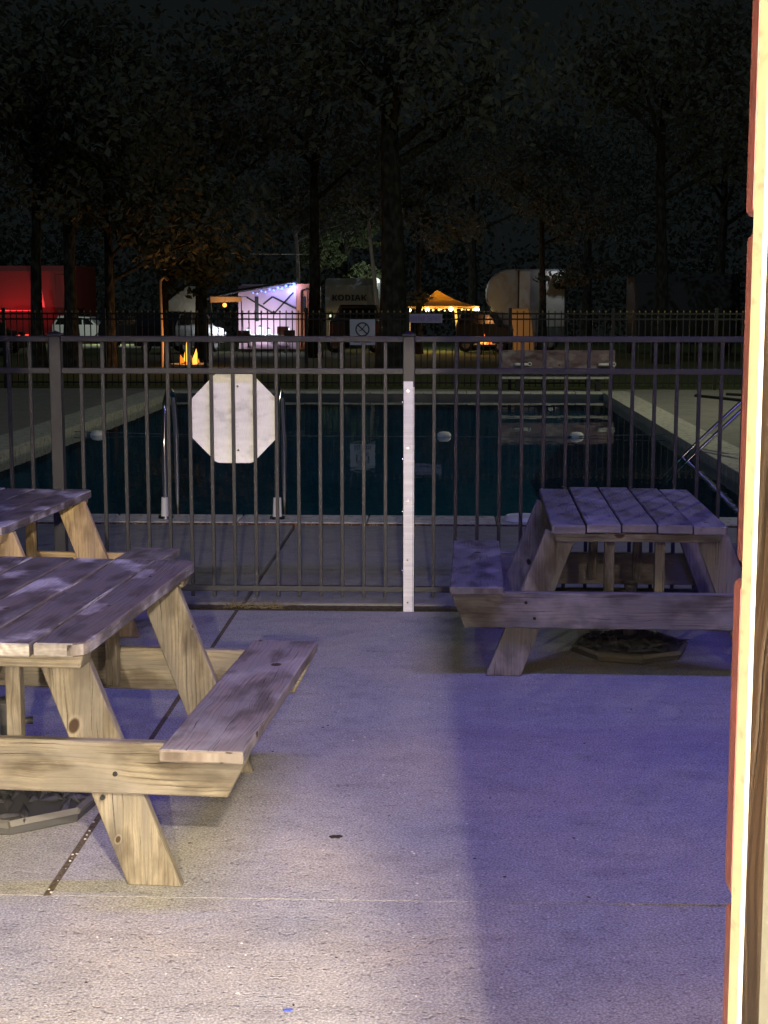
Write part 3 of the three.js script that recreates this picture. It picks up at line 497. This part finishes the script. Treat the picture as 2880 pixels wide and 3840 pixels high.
tree('dark tree in front of the grey trailer at right', 3.95, -63, 0.17, 8, { crown: 3, blobs: [[0.9, 3.05, 0.4, 1.3, 0.35], [2, 3.4, 0, 1, 0.4], [1.1, 3.0, -2.75, 0.45, 0.3], [0.9, 2.75, -2.6, 0.3, 0.25]], leaves: 6000 });
tree('dark tree behind the right half of the far fence', 6.5, -47, 0.22, 9, { crown: 3.6 });
tree('dark tree at the right beside the doorway', 10.4, -52, 0.25, 10, { crown: 4 });
tree('fire lit tree spreading above the first campfire', -8.5, -47, 0.13, 5.5, { crown: 2.2, fork: 0.35, leaf: M.leaf[1], leaves: 7000, size: 0.1 });
tree('pale green lamplit tree behind the grey trailer front', -5.0, -79, 0.2, 6.2, { crown: 2, fork: 0.35, leaf: M.leaf[2], leaves: 8000, size: 0.12 });
tree('pale barked leaning tree beside the thick tree', -3.0, -71.5, 0.13, 7.5, { crown: 2, lean: [-0.085, 0], bark: M.paleBark, fork: 0.75, flare: 1.1 });
tree('pale barked tree above the pink lit trailer', -6.6, -71, 0.12, 7, { crown: 2.2, lean: [-0.05, 0], bark: M.paleBark, fork: 0.7, flare: 1.1 });
tree('large dark tree at far left behind the red trailer', -17, -70, 0.3, 10, { crown: 4.5 });
tree('large dark tree behind the white tent', -13.5, -82, 0.3, 11, { crown: 5 });
tree('large dark tree far behind the yellow canopy', 1.5, -84, 0.3, 11, { crown: 5 });
tree('large dark tree far behind the grey trailer', 8, -88, 0.3, 11, { crown: 5 });
tree('large dark tree beyond the far right trailer', 14, -80, 0.3, 11, { crown: 5 });
{ // the wood that closes the campground
  const blobs = []; for (let i = 0; i < 90; i++) { const x = -60 + i * 1.35 + rr(-1, 1), z = rr(-125, -108); blobs.push([x, rr(0, 3), z, rr(2.5, 4), rr(3, 5)], [x + rr(-2, 2), rr(6, 13), z, rr(3, 5), rr(3, 5)]); }
  const w = structure('distant_wood', leaves(blobs, 60000, 0.27), M.leaf[0]); w.userData = { kind: 'stuff', label: 'dark mass of woodland closing the far campground', category: 'wood' };
}

// ---------------------------------------------------------------- campground
const font = await new FontLoader().loadAsync('fonts/droid/droid_sans_bold.typeface.json');
const glass = std(0.01, 0.012, 0.016, 0.08);
const gy = (x, z) => terrainY(x, z);
function wheelOn(parent, x, y, z, r, w) { const t = part(parent, 'wheel', new THREE.TorusGeometry(r * 0.74, r * 0.28, 8, 22).scale(1, 1, w / (r * 0.56)), M.rubber, [x, y, z]); part(t, 'rim', new THREE.CylinderGeometry(r * 0.55, r * 0.55, w * 0.7, 14).rotateX(Math.PI / 2), std(0.25, 0.25, 0.26, 0.4, { metalness: 0.7 })); }
// car seen along its length on x, nose to +x
function car(name, label, cat, pos, turn, paint, prof, cab, W, lights) {
  const g = thing(name, label, cat, pos, turn), L = Math.max(...prof.map((p) => p[0])) - Math.min(...prof.map((p) => p[0]));
  part(g, 'body', extr(prof, W, 0.05).translate(0, 0, -W / 2), paint);
  for (const c of cab) for (const s of [-1, 1]) part(g, 'side_window', extr(c, 0.012).translate(0, 0, s > 0 ? W / 2 - 0.004 : -W / 2 - 0.008), glass);
  for (const x of [-0.3, 0.3]) for (const s of [-1, 1]) wheelOn(g, x * L, 0.33, s * (W / 2 - 0.08), 0.33, 0.2);
  for (const [n, x, y, z, m] of lights) part(g, n, box(x - 0.04, x + 0.04, y - 0.06, y + 0.06, z - 0.13, z + 0.13, 0.02), m);
  return g;
}
const suv = [[-2.1, 0.3], [2.1, 0.3], [2.15, 0.75], [1.9, 0.98], [1.15, 1.08], [0.6, 1.58], [-1.6, 1.66], [-2.05, 1.1]];
const suvCab = [[[-1.85, 1.12], [-1.55, 1.52], [-0.75, 1.55], [-0.75, 1.12]], [[-0.65, 1.12], [-0.65, 1.55], [0.1, 1.53], [0.1, 1.12]], [[0.2, 1.12], [0.2, 1.52], [0.52, 1.49], [0.95, 1.12]]];
const headM = emit(0.9, 0.95, 1, 2.2), tailRed = emit(1, 0.05, 0.03, 1.5), dimGreen = emit(0.5, 1, 0.8, 1.2);
const wc = car('parked_car', 'white parked car with dark windows beyond the trees', 'car', [-22.0, gy(-22, -94) + 0.02, -94], 0, std(0.75, 0.77, 0.8, 0.3), suv, suvCab, 1.8, [['headlight', 2.08, 0.72, 0.62, headM], ['headlight', 2.08, 0.72, -0.62, headM]]); wc.scale.set(0.85, 1, 1);
car('parked_car', 'dark parked car low behind the forked tree', 'car', [-15.4, gy(-15, -78) + 0.02, -78], 0.2, std(0.03, 0.04, 0.07, 0.3), suv, suvCab, 1.8, [['headlight', 2.08, 0.72, 0.62, dimGreen]]);
car('parked_car', 'dark utility vehicle with lit windows left of slender tree', 'car', [-10.6, gy(-10.6, -62) + 0.02, -62], Math.PI / 2 - 0.35, std(0.02, 0.024, 0.035, 0.25), suv, suvCab, 1.85, []);
car('parked_car', 'black parked car with red tail lights at far left', 'car', [-17.6, gy(-17.6, -58) + 0.02, -58], 0, std(0.012, 0.012, 0.014, 0.3), suv.map(([x, y]) => [x * 0.8, y * 0.85]), suvCab.map((c) => c.map(([x, y]) => [x * 0.8, y * 0.85])), 1.75, [['tail_light', 1.68, 0.7, 0.6, tailRed], ['tail_light', 1.68, 0.7, -0.6, tailRed]]);
{ // pickup seen from behind
  const g = thing('pickup_truck', 'black pickup truck in front of the grey lettered trailer', 'truck', [-3.55, gy(-3.5, -62) + 0.02, -62], 0), p = std(0.014, 0.015, 0.02, 0.35);
  part(g, 'bed', box(-0.98, 0.98, 0.45, 1.3, -1.2, 1.1, 0.06), p);
  part(g, 'cab', extr([[-0.98, 0.5], [0.98, 0.5], [0.96, 1.35], [0.72, 1.9], [-0.72, 1.9], [-0.96, 1.35]], 2.2, 0.06).translate(0, 0, -3.5), p);
  part(g, 'rear_window', extr([[-0.78, 1.38], [0.78, 1.38], [0.64, 1.78], [-0.64, 1.78]], 0.01).translate(0, 0, -1.298), glass);
  part(g, 'bumper', box(-0.95, 0.95, 0.42, 0.6, 1.11, 1.22, 0.03), std(0.3, 0.3, 0.32, 0.3, { metalness: 0.8 }));
  for (const s of [-1, 1]) { part(g, 'tail_light', box(s * 0.9 - 0.07, s * 0.9 + 0.07, 0.8, 1.15, 1.08, 1.12), std(0.25, 0.03, 0.03, 0.3)); wheelOn(g, s * 0.82, 0.38, 0.1, 0.38, 0.24); const mr = part(g, 'mirror', box(s * 1.12 - 0.1, s * 1.12 + 0.1, 1.35, 1.6, -1.7, -1.62, 0.02), p); part(mr, 'mirror_light', box(s * 1.12 - 0.05, s * 1.12 + 0.05, 1.4, 1.5, -1.615, -1.6), s > 0 ? dimGreen : emit(0.8, 1, 0.6, 1.4)); }
}
function trailer(name, label, pos, turn, W, H, D, mat, o = {}) { // a towed caravan: box with rounded nose, its front towards +z
  const g = thing(name, label, 'trailer', pos, turn, 'trailers on the campground');
  const prof = [[0, 0.45], [D, 0.45], [D, H - 0.1], [D - 0.15, H], [0.4, H], [0.12, H - 0.35], [-0.12, H * 0.55], [0, 0.6]];
  part(g, 'body', extr(prof, W, 0.06).rotateY(-Math.PI / 2).rotateY(Math.PI).translate(-W / 2, 0, 0), mat);
  for (const z of [-D * 0.6, -D * 0.75]) for (const s of [-1, 1]) { const t = part(g, 'wheel', new THREE.TorusGeometry(0.24, 0.1, 8, 18).rotateY(Math.PI / 2), M.rubber, [s * (W / 2 - 0.08), 0.34, z]); part(t, 'rim', new THREE.CylinderGeometry(0.18, 0.18, 0.12, 12).rotateZ(Math.PI / 2), std(0.3, 0.3, 0.3, 0.4)); }
  part(g, 'hitch', [bar([-0.5, 0.5, 0.1], [0, 0.5, 0.9], 0.04), bar([0.5, 0.5, 0.1], [0, 0.5, 0.9], 0.04), bar([0, 0, 0.85], [0, 0.6, 0.85], 0.03)], M.black);
  return g;
}
{ // grey trailer with lettering on its nose
  const z = -74, x = -4.45, y = gy(x, z), g = trailer('camping_trailer', 'grey camping trailer with large dark lettering on its front', [x, y, z], 0, 2.5, 3.32, 7, std(0.55, 0.57, 0.6, 0.6));
  const letters = new TextGeometry('KODIAK', { font, size: 0.26, depth: 0.012, curveSegments: 4 }); letters.computeBoundingBox(); const w = letters.boundingBox.max.x; letters.translate(-w / 2, 0, 0).scale(1.66 / w, 1.05, 1).rotateX(-0.12);
  part(g, 'lettering', letters, std(0.03, 0.03, 0.035, 0.6), [-0.1, 2.26, 0.09]);
  part(g, 'side_panel', box(1.252, 1.275, 0.6, 3.1, -6, -0.5), std(0.08, 0.09, 0.1, 0.6));
}
{ // pink lit trailer with awning
  const z = -66, g = trailer('awning_trailer', 'pink and blue lit trailer under a sloping dark awning', [-7.22, gy(-7.2, z), z - 0.2], 0, 3.1, 2.85, 5, std(0.5, 0.42, 0.5, 0.6)), yb = -gy(-7.2, z);
  part(g, 'end_panel', box(-1.56, 0.9, 0.1, yb + 2.2, 0.2, 0.24), std(0.52, 0.33, 0.43, 0.6)); part(g, 'side_panel', box(0.92, 1.56, 0.1, yb + 2.28, 0.2, 0.25), std(0.55, 0.17, 0.07, 0.6));
  part(g, 'awning', extr([[-2.9, yb + 1.6], [-1.5, yb + 1.92], [0.95, yb + 2.32], [0.95, yb + 2.4], [-1.5, yb + 2.02], [-2.9, yb + 1.68]], 2, 0.01).translate(0, 0, 0.26), std(0.03, 0.03, 0.03, 0.8));
  const stripe = (pts) => { for (let k = 0; k + 1 < pts.length; k++) part(g, 'stripe', beamBox([...pts[k], 0.255], [...pts[k + 1], 0.255], 0.07, 0.02), M.black); };
  stripe([[-1.2, yb + 1.72], [-0.05, yb + 1.02], [0.8, yb + 1.93]]); stripe([[-0.5, yb + 1.42], [-0.1, yb + 1.74], [0.88, yb + 1.25]]);
  part(g, 'window', box(-0.86, -0.7, yb + 0.7, yb + 1.75, 0.241, 0.256), M.black); part(g, 'ladder', [bar([1.12, 0.2, 0.3], [1.12, yb + 2.0, 0.3], 0.025), bar([1.4, 0.2, 0.3], [1.4, yb + 2.1, 0.3], 0.025), bar([1.12, yb + 2.0, 0.3], [1.4, yb + 2.1, 0.3], 0.025)], M.black); part(g, 'vent', box(1.18, 1.3, yb + 1.1, yb + 1.75, 0.251, 0.27), M.black);
  // garland of blue lights under the awning
  const gar = thing('light_garland', 'string of blue lights under the trailer awning', 'string lights', [-7.22, gy(-7.2, z), z - 0.2]); const cord = [];
  for (let k = 0; k < 11; k++) { const t = k / 10, x = -0.9 + 1.75 * t, y = yb + 1.9 + 0.36 * t - 0.07 * (k % 2), zz = 0.42; cord.push([x, y + 0.03, zz]); part(gar, 'led_bulb', new THREE.SphereGeometry(0.03 + 0.035 * t, 8, 6).translate(x, y, zz), emit(0.16, 0.3, 1, 3.2)); }
  part(gar, 'cord', tube(cord, 0.008, 30, 4), M.black); pointLight(gar, [0.78, yb + 2.12, 0.55], [0.3, 0.42, 1], 4, 0.08); pointLight(gar, [0.0, yb + 1.95, 0.6], [0.35, 0.42, 1], 0.8, 0.08);
  // camp table with lit lanterns
  const tb = thing('camp_table', 'folding camp table with clutter before the pink lit trailer', 'table', [-7.3, gy(-7.3, -64.6), -64.6]);
  part(tb, 'table_top', box(-0.95, 0.95, 0.7, 0.74, -0.35, 0.35), std(0.35, 0.36, 0.38, 0.5)); for (const a of [-0.85, 0.85]) for (const c of [-0.3, 0.3]) part(tb, 'leg', bar([a, 0, c], [a, 0.7, c], 0.015), M.black);
  [[-1.0, 'leftmost of the white lanterns on the camp table', 0.1, 6], [-0.45, 'tall white lantern on the camp table', 0.14, 9], [-0.05, 'middle white lantern on the camp table', 0.1, 6], [0.82, 'rightmost round white lantern on the camp table', 0.12, 6]].forEach(([x, label, r, I]) => {
    const l = thing('lantern', label, 'lantern', [-7.3 + x * 0.9, gy(-7.3, -64.6) + 0.74, -64.6], 0, 'white lanterns before the trailer');
    part(l, 'lamp_glass', new THREE.CylinderGeometry(r * 0.8, r, r * 2.2, 12).translate(0, r * 1.1 + 0.03, 0), emit(0.85, 0.95, 1, 1.6)); part(l, 'base', new THREE.CylinderGeometry(r * 1.05, r * 1.1, 0.03, 12).translate(0, 0.015, 0), M.black); part(l, 'cap', new THREE.ConeGeometry(r * 0.9, 0.06, 12).translate(0, r * 2.2 + 0.06, 0), M.black); pointLight(l, [0, r * 1.1 + 0.03, 0], [0.85, 0.93, 1], I * 0.7, 0.05);
  });
  part(thing('storage_box', 'dark reddish storage box on the camp table end', 'box', [-6.75, gy(-7, -64.6) + 0.741, -64.6]), 'box_body', box(-0.24, 0.24, 0, 0.34, -0.15, 0.15, 0.02), std(0.2, 0.07, 0.05, 0.7));
  for (const [x, zz, t, label] of [[-8.3, -63.4, 0.4, 'dark folding chair left before the pink lit trailer'], [-6.2, -63.2, -0.5, 'dark folding chair right before the pink lit trailer']]) {
    const c = thing('folding_chair', label, 'chair', [x, gy(x, zz), zz], t, 'folding chairs at the camp'); part(c, 'seat', box(-0.26, 0.26, 0.42, 0.45, -0.24, 0.24), M.black); part(c, 'backrest', box(-0.26, 0.26, 0.45, 0.92, 0.22, 0.25), M.black); for (const a of [-0.24, 0.24]) { part(c, 'leg', bar([a, 0, 0.25], [a, 0.6, -0.22], 0.014), M.farFence); part(c, 'leg', bar([a, 0, -0.25], [a, 0.6, 0.24], 0.014), M.farFence); }
  }
}
{ // tan awning strip with an orange lantern
  const g = thing('tan_awning', 'tan awning strip left of the pink lit trailer', 'awning', [-8.8, gy(-8.8, -62.5), -62.5]), yb = -gy(-8.8, -62.5);
  part(g, 'valance', extr([[-0.65, yb + 1.5], [0.62, yb + 1.54], [0.62, yb + 1.72], [-0.65, yb + 1.74]], 0.04), std(0.4, 0.3, 0.2, 0.8)); part(g, 'canopy_sheet', extr([[-0.65, yb + 1.74], [0.62, yb + 1.72], [0.62, yb + 1.75], [-0.65, yb + 1.77]], 1.6).translate(0, 0, -1.6), M.black); for (const x of [-0.63, 0.6]) part(g, 'pole', bar([x, 0, 0.02], [x, yb + 1.6, 0.02], 0.02), M.black);
  const l = thing('orange_lantern', 'small orange lantern hanging under the tan awning', 'lantern', [-8.75, gy(-8.8, -61.6) + yb + 1.4, -61.6]); part(l, 'light_bulb', new THREE.SphereGeometry(0.085, 12, 8), emit(1, 0.36, 0.06, 3.2)); part(l, 'hook', bar([0, 0.07, 0], [0, 0.3, -0.2], 0.006), M.black); pointLight(l, [0, 0, 0], [1, 0.5, 0.2], 3, 0.05);
}
{ // red lit trailer at far left
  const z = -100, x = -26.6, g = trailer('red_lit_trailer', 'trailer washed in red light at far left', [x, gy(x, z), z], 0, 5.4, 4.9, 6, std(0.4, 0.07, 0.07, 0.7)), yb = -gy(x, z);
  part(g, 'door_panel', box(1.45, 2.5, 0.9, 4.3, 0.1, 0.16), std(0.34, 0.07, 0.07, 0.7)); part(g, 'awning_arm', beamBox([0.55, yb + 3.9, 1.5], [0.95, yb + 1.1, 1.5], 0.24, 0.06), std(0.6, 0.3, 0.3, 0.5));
  const l = thing('red_rope_light', 'red rope light along the foot of the left trailer', 'light', [x, gy(x, z), z]); part(l, 'led_tube', bar([-2.6, yb + 0.9, 1.6], [0.9, yb + 0.9, 1.6], 0.035), emit(1, 0.04, 0.05, 1.2)); pointLight(l, [-1.4, yb + 0.95, 1.7], [1, 0.06, 0.07], 3, 0.05); pointLight(l, [0.6, yb + 1.3, 2.1], [1, 0.06, 0.07], 2.4, 0.05);
}
{ // white tent
  const x = -12.6, z = -75, g = thing('wall_tent', 'pale ridged tent behind the dark utility vehicle', 'tent', [x, gy(x, z), z]);
  part(g, 'tent_skin', extr([[-0.85, 0], [1.0, 0], [0.95, 2.3], [0.35, 2.95], [0.2, 2.96], [-0.7, 2.3]], 2.2, 0.04).translate(0, 0, -1.1), std(0.5, 0.48, 0.42, 0.8)); part(g, 'door_flap', extr([[-0.3, 0.02], [0.4, 0.02], [0.3, 1.7], [-0.2, 1.7]], 0.02).translate(0, 0, 1.11), std(0.4, 0.38, 0.33, 0.8));
  const l = thing('camp_lamp', 'small white lamp beside the pale ridged tent', 'lamp', [x + 0.9, gy(x, z), z + 2]); part(l, 'stake', bar([0, 0, 0], [0, 1.2, 0], 0.02), M.black); part(l, 'light_bulb', new THREE.SphereGeometry(0.06, 10, 8).translate(0, 1.22, 0), emit(0.9, 0.9, 0.8, 3)); pointLight(l, [0, 1.22, 0], [0.95, 0.9, 0.8], 1.2, 0.05);
}
// campfires
function campfire(label, x, y, z, s, wide, I) {
  const g = thing('campfire', label, 'campfire', [x, y, z], 0, 'campfires'), f = (r, h, dx, dz, tilt) => new THREE.LatheGeometry([[0.001, 0], [r * 0.8, h * 0.06], [r, h * 0.2], [r * 0.72, h * 0.45], [r * 0.3, h * 0.75], [0.001, h]].map((q) => new THREE.Vector2(...q)), 10).rotateZ(tilt).translate(dx, 0.06, dz);
  const flames = wide ? [f(0.1, 0.26, -0.16, 0, 0.1), f(0.12, 0.3, 0, 0.05, 0), f(0.1, 0.24, 0.16, 0, -0.1), f(0.06, 0.42, -0.02, -0.05, 0.05), f(0.08, 0.2, 0.08, 0.1, -0.2)] : [f(0.1, 0.6, -0.04, 0, 0.02), f(0.09, 0.38, 0.14, 0.04, -0.08), f(0.08, 0.24, -0.16, 0.05, 0.2), f(0.07, 0.2, 0.02, 0.12, 0)];
  part(g, 'flame', flames.slice(0, 2), emit(1, 0.34, 0.045, 2.6)); part(g, 'flame', flames.slice(2), emit(1, 0.17, 0.012, 1.7));
  const logs = []; for (let k = 0; k < 5; k++) { const a = k * 1.26; logs.push(bar([Math.cos(a) * 0.3, 0.03, Math.sin(a) * 0.3], [Math.cos(a) * 0.04, 0.14, Math.sin(a) * 0.04], 0.035, 0.03, 7)); } part(g, 'logs', logs, std(0.05, 0.03, 0.02, 1));
  part(g, 'fire_ring', new THREE.TorusGeometry(0.42, 0.05, 7, 24).rotateX(Math.PI / 2).translate(0, 0.04, 0), M.castRim);
  pointLight(g, [0, 0.55, 0.1], [1, 0.42, 0.13], I * 0.4, 0.12); g.scale.setScalar(s);
}
campfire('tall orange campfire seen over the left fence panel', -6.95, gy(-6.95, -42) + 0.02, -42, 1.15, false, 16);
campfire('low wide campfire in a bowl near the yellow canopy', 1.58, -0.16, -60, 1, true, 13);
{ const g = thing('fire_bowl', 'raised dark bowl holding the low wide campfire', 'fire bowl', [1.58, gy(1.58, -60), -60]), h = -0.18 - gy(1.58, -60); part(g, 'bowl', new THREE.LatheGeometry([[0.1, h - 0.16], [0.34, h - 0.08], [0.48, h]].map((q) => new THREE.Vector2(...q)), 20), M.black); for (let k = 0; k < 3; k++) part(g, 'leg', bar([Math.cos(k * 2.1) * 0.35, 0, Math.sin(k * 2.1) * 0.35], [Math.cos(k * 2.1) * 0.28, h - 0.1, Math.sin(k * 2.1) * 0.28], 0.02), M.black); }
{ const y = gy(-7.7, -42), g = single('shepherd_hook', tube([[-7.73, y, -42.1], [-7.71, y + 0.6, -42.1], [-7.74, 1.9, -42.1], [-7.73, 2.15, -42.1], [-7.62, 2.25, -42.1], [-7.52, 2.15, -42.1]], 0.045, 40, 7), std(0.3, 0.22, 0.17, 0.7), 'fire lit hooked pole standing left of the tall campfire', 'pole'); }
{ // yellow pop-up canopy with string lights
  const z = -66, x = -0.06, y = gy(x, z), g = thing('canopy_tent', 'yellow lit pop-up canopy at the campground', 'canopy', [x, y, z]), eave = 1.35 - y, pk = 2.03 - y, m = new THREE.MeshPhysicalMaterial({ roughness: 0.95, side: THREE.DoubleSide, transmission: 0.45, thickness: 0 }); m.color.setRGB(0.78, 0.56, 0.18);
  const roof = new THREE.ConeGeometry(2.13, pk - eave, 4, 5).rotateY(Math.PI / 4).translate(0, (pk + eave) / 2, -1.0); const rp = roof.attributes.position; for (let i = 0; i < rp.count; i++) { const t = (rp.getY(i) - eave) / (pk - eave); rp.setX(i, rp.getX(i) - 0.27 * t); rp.setY(i, rp.getY(i) - 0.12 * Math.sin(t * Math.PI)); } roof.computeVertexNormals();
  part(g, 'canopy_roof', roof, m); part(g, 'valance', [box(-1.5, 1.5, eave - 0.12, eave, 0.5, 0.505), box(-1.5, 1.5, eave - 0.12, eave, -2.505, -2.5), box(-1.505, -1.5, eave - 0.12, eave, -2.5, 0.5), box(1.5, 1.505, eave - 0.12, eave, -2.5, 0.5)], m);
  const cream = std(0.6, 0.5, 0.3, 0.6); for (const [a, c] of [[-1.48, 0.47], [1.48, 0.47], [-1.48, -2.47], [1.48, -2.47]]) part(g, 'leg', beamBox([a, 0, c], [a, eave, c], 0.06, 0.06), cream);
  part(g, 'centre_pole', beamBox([0.68, 0.1, -1.2], [0.52, eave - 0.1, -1.2], 0.1, 0.1), cream);
  const sl = thing('string_lights', 'string of round warm bulbs along the yellow canopy edge', 'string lights', [x, y, z]), cord = [];
  [[889, 0.06], [913, 0.04], [925, 0.1], [937, 0.05], [949, 0.05], [961, 0.035], [974, 0.1], [997, 0.05], [1003, 0.045], [1010, 0.05], [1020, 0.05], [1027, 0.11]].forEach(([q, r], k) => { const bx = -1.5 + (q - 884) * 0.0203, by = eave - 0.17 + 0.02 * Math.sin(k * 2.1) + (r > 0.08 ? 0.04 : 0); cord.push([bx, by + r + 0.02, 0.6]); part(sl, 'light_bulb', new THREE.SphereGeometry(r, 10, 8).translate(bx, by, 0.6), r > 0.055 ? emit(1, 0.78, 0.5, 5) : emit(1, 0.75, 0.25, 2.5)); if (r > 0.08) pointLight(sl, [bx, by, 0.6], [1, 0.6, 0.2], 1.5, 0.06); });
  part(sl, 'cord', tube(cord, 0.008, 40, 4), M.black);
  const ln = thing('hanging_lamp', 'warm lamp hanging under the yellow canopy roof', 'lamp', [x - 0.1, y + eave - 0.1, z - 1.0]); part(ln, 'light_bulb', new THREE.SphereGeometry(0.07, 10, 8), emit(1, 0.65, 0.25, 4)); part(ln, 'cord', bar([0, 0.06, 0], [-0.1, 0.5, 0], 0.006, 0.006, 4), M.black); pointLight(ln, [0, 0, 0], [1, 0.66, 0.2], 18, 0.06);
}
{ // small yellow lit tent and the dark vehicle beside it
  const z = -63, y = gy(2.9, z), g = thing('utility_tent', 'small tan utility tent lit yellow, right of low fire', 'tent', [3.06, y, z]), h = 1.28 - y;
  part(g, 'tent_skin', extr([[-0.3, 0.05], [0.55, 0.05], [0.42, 0.98 - y - 0.1], [0.28, h], [-0.42, h - 0.02], [-0.45, h - 0.12], [-0.3, 0.4 - y]], 0.9, 0.03), std(0.55, 0.42, 0.2, 0.8)); part(g, 'roof_seam', box(-0.4, 0.3, h - 0.2, h - 0.18, 0.9, 0.905), M.black);
  car('parked_car', 'dark parked car between the low fire and yellow tent', 'car', [1.75, gy(2, -65.5) + 0.02, -65.5], -0.2, std(0.01, 0.01, 0.012, 0.6), suv.map(([x, q]) => [x * 0.55, q * 1.05]), suvCab.map((c) => c.map(([x, q]) => [x * 0.55, q * 1.05])), 1.8, []);
}
{ // pale trailer with a rounded nose
  const z = -66, x = 3.5, y = gy(x, z), g = thing('round_trailer', 'pale trailer with rounded end behind the right fence', 'trailer', [x, y, z], 0, 'trailers on the campground'), b = 0.45, t = 2.9 - y, m = std(0.2, 0.22, 0.25, 0.5), pts = [[1.6, b], [1.6, t]];
  for (let k = 0; k <= 10; k++) { const a = Math.PI / 2 + k / 10 * Math.PI * 0.62; pts.push([-0.75 + Math.cos(a) * 0.98, (t + b + 0.9) / 2 + Math.sin(a) * (t - b - 0.9) / 2]); } pts.push([-0.7, b]);
  part(g, 'body', extr(pts, 2.4, 0.05).translate(0, 0, -2.4), m); part(g, 'door', box(-0.35, 0.1, b + 0.9, t - 0.1, 0.002, 0.03), std(0.34, 0.36, 0.38, 0.5)); part(g, 'trim', box(-0.42, -0.36, b + 0.6, t - 0.06, 0.002, 0.035), M.black);
  part(g, 'end_panel', box(0.55, 1.55, b + 0.6, t - 0.1, 0.002, 0.02), std(0.7, 0.72, 0.72, 0.5)); for (const q of [0.3, 0.95]) wheelOn(g, q, 0.35, -0.1, 0.34, 0.2);
  const l = thing('porch_lamp', 'small white porch lamp by the pale rounded trailer', 'lamp', [x + 1.5, y, z]); part(l, 'bracket', bar([0, t - 0.2, 0], [-0.1, t - 0.12, 0.8], 0.015), M.black); part(l, 'light_bulb', new THREE.SphereGeometry(0.05, 10, 8).translate(-0.1, t - 0.16, 0.8), emit(0.9, 0.95, 1, 1.5)); pointLight(l, [-0.1, t - 0.16, 0.8], [0.9, 0.95, 1], 1.1, 0.03);
}
trailer('dark_trailer', 'barely lit dark trailer at far right beside the doorway', [9.3, gy(9.3, -60), -60], 0, 4, 3.1, 3, std(0.03, 0.033, 0.04, 0.6));
{ // lamp on a post hidden behind the thick tree
  const x = -2.5, z = -75.2, y = gy(x, z), g = thing('lamp_post', 'white lamp post behind the thick rough barked tree', 'lamp', [x, y, z]); part(g, 'pole', bar([0, 0, 0], [0, 3.6, 0], 0.05, 0.04), M.black); part(g, 'lamp_globe', new THREE.SphereGeometry(0.12, 14, 10).translate(0, 3.7, 0), emit(0.9, 1, 0.95, 3)); part(g, 'cap', new THREE.ConeGeometry(0.16, 0.08, 14).translate(0, 3.86, 0), M.black); pointLight(g, [0, 3.7, 0], [0.92, 1, 0.88], 16, 0.1);
}
{ // low lamp that lights the lawn at left
  const x = -18.6, z = -86, y = gy(x, z), g = thing('path_lamp', 'small low path lamp on the lawn left of dark cars', 'lamp', [x, y, z]); part(g, 'stake', bar([0, 0, 0], [0, 0.85, 0], 0.02), M.black); part(g, 'light_bulb', new THREE.SphereGeometry(0.07, 10, 8).translate(0, 0.88, 0), emit(0.95, 1, 0.85, 3)); part(g, 'cap', new THREE.ConeGeometry(0.11, 0.05, 12).translate(0, 0.98, 0), M.black); pointLight(g, [0, 0.88, 0], [0.95, 1, 0.8], 45, 0.06);
}
single('wire', tube([[-9.5, 3.46, -60], [-8.3, 3.4, -60], [-7.0, 3.36, -60], [-4.8, 3.3, -58]], 0.02, 20, 5), std(0.5, 0.52, 0.5, 0.5), 'thin pale wire strung between the trees', 'wire');

renderer.render(scene, camera);
